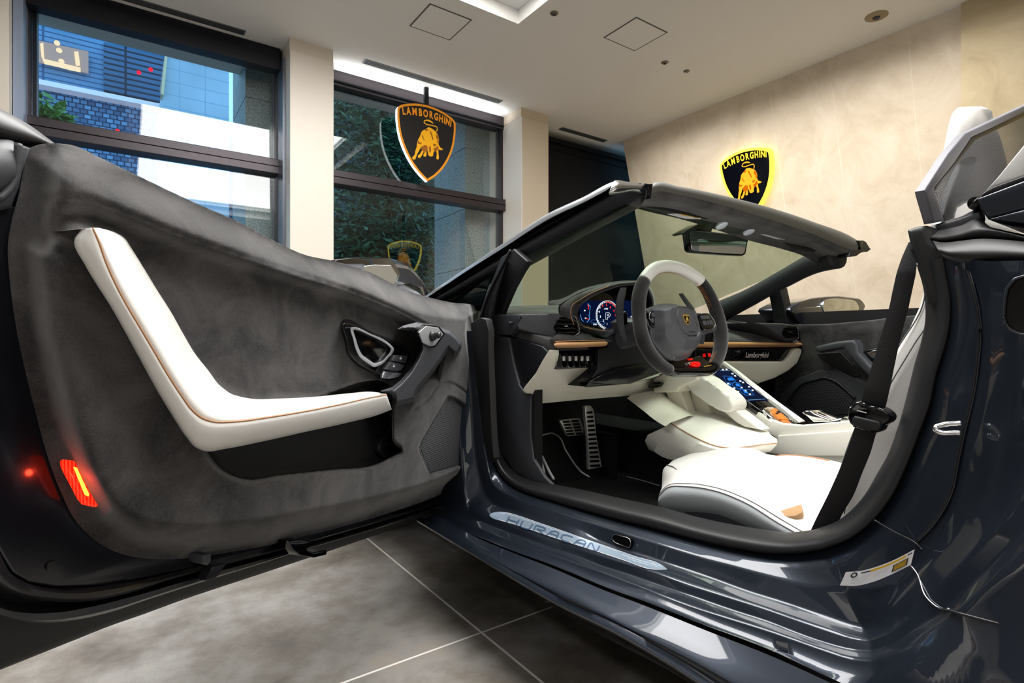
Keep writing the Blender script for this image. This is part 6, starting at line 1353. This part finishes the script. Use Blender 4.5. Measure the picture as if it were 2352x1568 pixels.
# ------------------------------------------------------------------ driver seat
def crow(L, z=.11, n=60):
    P = cat([(x, y, X*400) for x, y, X in L], n); R = [qX(p[0], p[1], p[2]/400) for p in P]
    R.append(R[-1] + Vector((0, -.10, -.01))); f = R[0]; return [f + Vector((0, -.012, -z)), f + Vector((0, .004, -z*.5))] + R
c_rows = [crow([(1519,1185,1.05),(1560,1188,1.05),(1640,1196,1.05),(1720,1222,1.05),(1800,1262,1.05),(1860,1290,1.05)], .05),
          crow([(1516,1163,1.02),(1560,1168,1.018),(1650,1176,1.018),(1690,1192,1.018),(1740,1217,1.02),(1800,1248,1.02)], .05),
          crow([(1513,1150,1.008),(1545,1140,1.0),(1600,1143,1.0),(1680,1162,1.0),(1750,1198,1.0),(1820,1236,1.0)], .05),
          crow([(1513,1140,1.012),(1530,1121,1.008),(1580,1117,1.004),(1640,1126,1.004),(1710,1153,1.004),(1790,1202,1.004),(1840,1230,1.004)], .06),
          crow([(1516,1130,1.03),(1535,1111,1.03),(1580,1104,1.03),(1650,1113,1.03),(1720,1138,1.03),(1800,1182,1.03),(1860,1218,1.03)], .07),
          crow([(1520,1120,1.06),(1548,1104,1.06),(1590,1100,1.06),(1660,1108,1.06),(1730,1130,1.06),(1810,1168,1.06),(1880,1204,1.06)], .08),
          crow([(1521,1110,1.12),(1540,1092,1.11),(1600,1088,1.10),(1670,1096,1.10),(1750,1118,1.10),(1830,1150,1.10),(1890,1178,1.10)], .10),
          crow([(1521,1098,1.15),(1524,1076,1.16),(1560,1060,1.17),(1640,1058,1.18),(1740,1076,1.18),(1830,1105,1.18),(1900,1130,1.18)], .11),
          crow([(1535,1075,1.24),(1540,1062,1.24),(1580,1050,1.25),(1650,1044,1.26),(1740,1058,1.26),(1830,1082,1.26),(1910,1105,1.26)], .11),
          crow([(1570,1062,1.33),(1575,1049,1.33),(1620,1037,1.33),(1700,1027,1.34),(1740,1033,1.35),(1766,1047,1.35),(1830,1062,1.34),(1915,1078,1.34)], .11),
          crow([(1590,1070,1.38),(1600,1055,1.39),(1650,1040,1.39),(1712,1031,1.39),(1750,1040,1.40),(1780,1046,1.41),(1840,1047,1.41),(1910,1058,1.41)], .10),
          crow([(1610,1080,1.42),(1620,1064,1.43),(1670,1050,1.43),(1730,1045,1.43),(1770,1047,1.44),(1805,1044,1.44),(1850,1047,1.44),(1915,1058,1.44)], .10),
          crow([(1620,1120,1.44),(1640,1110,1.45),(1690,1100,1.45),(1740,1090,1.45),(1780,1085,1.455),(1815,1080,1.455),(1860,1080,1.455),(1920,1080,1.455)], .05)]
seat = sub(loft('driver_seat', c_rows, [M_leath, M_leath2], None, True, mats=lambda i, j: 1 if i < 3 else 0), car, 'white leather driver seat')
sub(tube('cushion_stitch', c_rows[3][2:], .0011, M_thrg, None, resample=False, seg=5), seat)
sub(tube('cushion_stitch', [a.lerp(b_, .45) + Vector((-.001, 0, .0012)) for a, b_ in zip(c_rows[3][2:], c_rows[4][2:])], .0009, M_thrg, None, resample=False, seg=5), seat)
sub(tube('cushion_piping', [p + Vector((0, 0, .002)) for p in xyrow([(1770,1050,1.40),(1800,1046,1.40),(1850,1049,1.40),(1905,1059,1.40)])], .0016, M_thr, None, resample=False, seg=6), seat)
def onseat(px, py, rows):
    """closest approach of the ray on the cushion grid"""
    best = None
    for a, b_ in zip(rows, rows[1:]):
        for i in range(2, len(a)-1):
            for k in (0, .25, .5, .75):
                p = a[i].lerp(b_[i], k); d = p - Vector((0, 0, CZ)); dep = d.x*SN + d.y*CS
                x = CX + F*(d.x*CS - d.y*SN)/dep; y = HY - F*d.z/dep; e = (x-px)**2 + (y-py)**2
                if best is None or e < best[0]: best = (e, p)
    return best[1]
sub(tube('front_seam', xyrow([(1531,1068,1.165),(1545,1071,1.145),(1557,1082,1.12),(1566,1098,1.085)], 20), .0012, M_thrg, None, resample=False, seg=5), seat)
tabc = [(1783,1176),(1805,1168),(1840,1157),(1843,1168),(1842,1176),(1828,1184),(1812,1186),(1800,1184)]
tb_ = [onseat(x, y, c_rows[3:9]) for x, y in tabc]
cc = sum(tb_, Vector())/len(tb_); tnn = Vector((-.55, 0, 1)).normalized()
tpl = [qP(x, y, cc + tnn*.010, tnn) for x, y in tabc]
sub(slab('brown_tab', tpl, -tnn*.012, mat('brown_suede', rgb(178, 142, 104), .9), None, .001), seat, 'small brown leather patch')
xs_('seat_base_trim', [(1560,1166),(1620,1169),(1665,1175),(1695,1192),(1722,1210),(1760,1225),(1700,1225),(1600,1200)], 1.026, .05, M_plas, .004, seat)
# backrest
sts = [(.40,.47,.235),(.45,.470,.238),(.50,.462,.24),(.58,.440,.24),(.66,.408,.24),(.74,.368,.24),(.80,.338,.238),(.86,.330,.236),(.92,.330,.228),(.98,.330,.205),(1.04,.330,.165),(1.09,.332,.135),(1.12,.333,.115),(1.145,.335,.085),(1.158,.336,.05)]
brow = []
for z, Y, hw in sts:
    prof = [(-1, -.16), (-1.0, -.07), (-.99, -.03), (-.955, -.008), (-.90, 0), (-.84, -.006), (-.72, -.035), (-.55, -.058), (-.3, -.066), (0, -.068)]
    prof = prof + [(-a, b_) for a, b_ in prof[::-1][1:]]
    kf = float(np.interp(z, [.80, .98], [1, .18])); kz = float(np.interp(z, [.9, 1.1], [0, .35]))
    brow.append([Vector((1.245 + a*hw, Y + b_*kf, z + b_*kf*kz)) for a, b_ in prof])
brow.append([Vector((1.245 + (p.x-1.245)*.2, p.y*.4 + .6*.30, p.z + .002)) for p in brow[-1]])
bk = sub(loft('backrest', brow, M_leath, None, True, closev=True), seat)
subsurf(bk, 1)
for a, dz in ((3, 0), (2, 0)):
    sub(tube('backrest_stitch', [r[a] + Vector((-.0015, .0012, 0)) for r in brow[1:8]], .0011, M_thrg, None, 60, 5), seat)
# ------------------------------------------------------------------ seat belt
SL = [(2087,556),(2072,590),(2060,625),(2051,664),(2040,715),(2022,775),(2003,838),(1986,893),(1972,945),(1958,1000),(1945,1035),(1925,1085),(1900,1140),(1875,1190),(1860,1222)]
SR = [(2100,556),(2105,600),(2103,625),(2095,664),(2084,715),(2068,775),(2054,838),(2043,893),(2030,945),(2010,1000),(2000,1035),(1980,1085),(1958,1140),(1934,1180),(1915,1222)]
M_belt = mat('black_webbing', rgb(24, 23, 25), .7, bump=.25, bscale=260, stretch=(.4, .4, 6))
L_ = cat([(x, y, 0) for x, y in SL], 70); R_ = cat([(x, y, 0) for x, y in SR], 70)
XB = np.interp(np.linspace(0, 1, 70), [0, .1, .5, 1], [.975, .962, .952, .975])
la = [qX(p[0], p[1], X) for p, X in zip(L_, XB)]; ra = [qX(p[0], p[1], X + .006) for p, X in zip(R_, XB)]
md = [a.lerp(b_, .5) + Vector((-.003, 0, 0)) for a, b_ in zip(la, ra)]
bo = [p + Vector((.0015, 0, 0)) for p in la]; br_ = [p + Vector((.0015, 0, 0)) for p in ra]
belt = sub(loft('seat_belt', [bo, la, md, ra, br_], M_belt, None, 50, closeu=True), car, 'black seat belt strap')
tg = xs_('belt_tongue', [(1946,950),(1950,938),(1958,926),(1967,922),(1976,923),(2000,931),(2030,940),(2042,950),(2046,958),(2042,968),(2034,974),(2028,977),(2020,990),(2012,994),(1990,990),(1960,980),(1950,972),(1947,962)], .938, .022, M_gloss, .005, belt, sm=70)
xs_('tongue_guide', [(1955,962),(1962,955),(2018,968),(2024,978),(2018,991),(1990,988),(1958,976)], .934, .01, M_plasd, .003, belt)
xs_('tongue_print', [(1968,941),(1990,947),(1990,949),(1968,943)], .9375, .001, M_ico, 0, belt)
# ------------------------------------------------------------------ passenger door and mirrors
pd = xs_('passenger_door', [(1800,742),(1838,745),(1900,744),(2000,735),(2045,729),(2160,718),(2300,700),(2300,1100),(1780,1100),(1776,900),(1782,868),(1830,838),(1843,808),(1838,790),(1836,760)], 2.26, .12, M_suede, .006, label='closed passenger door with charcoal suede panel')
xs_('door_trim_lower', [(1790,905),(1830,868),(1880,850),(1930,850),(1985,875),(2010,900),(2100,960),(2100,1050),(1790,1050)], 2.25, .02, M_plas, .006, pd)
xs_('speaker_grille', [(1812,925),(1830,898),(1845,884),(1872,876),(1895,871),(1908,873),(1960,915),(1950,950),(1850,960),(1838,950)], 2.243, .006, mesh_mat('speaker_mesh_far', rgb(8, 8, 9), rgb(60, 60, 64), .010, (0, 1)), .002, pd)
sub(tube('grille_frame', [qX(x, y, 2.242) for x, y in ((1808,927),(1828,896),(1843,882),(1872,873),(1896,868),(1912,873),(1964,914))], .005, M_plasd, None, 50, 8), pd)
xs_('pull_handle', [(1868,801),(1875,794),(1920,784),(1960,780),(1968,790),(1970,810),(2000,840),(2030,870),(2030,890),(1990,862),(1960,830),(1935,800),(1900,806),(1880,810)], 2.19, .05, M_plas, .010, pd)
xs_('door_pocket_shadow', [(1875,812),(1900,810),(1930,808),(1960,840),(1975,862),(1960,866),(1920,845),(1885,825)], 2.245, .01, M_plasd, .003, pd)
xs_('handle_bezel', [(1966,815),(1985,805),(2030,795),(2060,800),(2060,860),(2000,842)], 2.235, .02, M_gloss, .004, pd)
xs_('release_handle', [(1991,810),(2010,803),(2040,803),(2040,830),(2002,822)], 2.225, .01, M_chr, .003, pd)
sub(tube('panel_seam', [qX(x, y, 2.255) for x, y in ((1800,880),(1830,866),(1870,855),(1912,848))], .002, M_plasd, None, 30, 6), pd)
# passenger side exterior mirror
pm = ys('exterior_mirror', [(1815,712),(1818,705),(1840,693),(1870,684),(1903,680),(1930,679),(1975,684),(1983,690),(1990,702),(1983,720),(1972,740),(1950,748),(1840,745),(1830,730)], 1.18, .14, M_paint, .016, None, seg=4)
ys('mirror_glass', smooth2([(1890,703),(1897,688),(1905,686),(1945,687),(1966,692),(1973,705),(1968,722),(1955,745),(1910,745),(1900,728)], 50), 1.172, .01, M_mirror, .001, pm)
ys('mirror_lip', [(1820,716),(1850,706),(1885,702),(1900,735),(1912,746),(1842,746)], 1.168, .03, M_paint, .006, pm)
# driver exterior mirror (on the opened door)
TM = -.30
dm = sub(slab('exterior_mirror', [dP(x, y, TM) for x, y in [(770,597),(800,593),(860,591.5),(895,592),(902,598),(915,618),(920,633),(912,648),(898,668),(900,700),(800,690),(760,640)]], -DN*.02, M_gloss, None, .003), door)
om = [(895,592),(902,598),(915,618),(920,633),(912,648),(900,662),(898,680)]
def mrw(P, t): return [dP(x, y, t) for x, y in P]
sub(loft('mirror_shell', [mrw([(770,597),(800,593),(860,591.5),(895,592),(905,602),(920,633),(905,656)], TM - .005), mrw([(775,594),(805,591),(865,590),(905,595),(930,605),(945,625),(940,650)], TM - .05), mrw([(790,592),(830,590),(880,592),(925,603),(955,625),(968,645),(965,662)], TM - .09), mrw([(830,600),(870,600),(905,605),(945,625),(970,645),(982,668),(975,680)], TM - .11), mrw([(850,640),(890,640),(920,645),(950,655),(972,668),(982,680),(975,690)], TM - .11)], M_paint, None, True), door)
MGO = dP(880, 640, TM + .040); MGN = Vector((-.15, -.988, 0)).normalized()
sub(slab('mirror_glass', [qP(x, y, MGO, MGN) for x, y in [(790,625),(812,614),(860,608),(898,609),(905,620),(914,634),(906,655),(890,690),(800,690)]], -MGN*.003, M_mirror, None, .001, False), door)
sub(slab('mirror_arm', [dP(x, y, TM - .03) for x, y in [(905,655),(925,650),(960,668),(985,690),(985,720),(900,720),(895,680)]], -DN*.05, M_paint, None, .006), door)
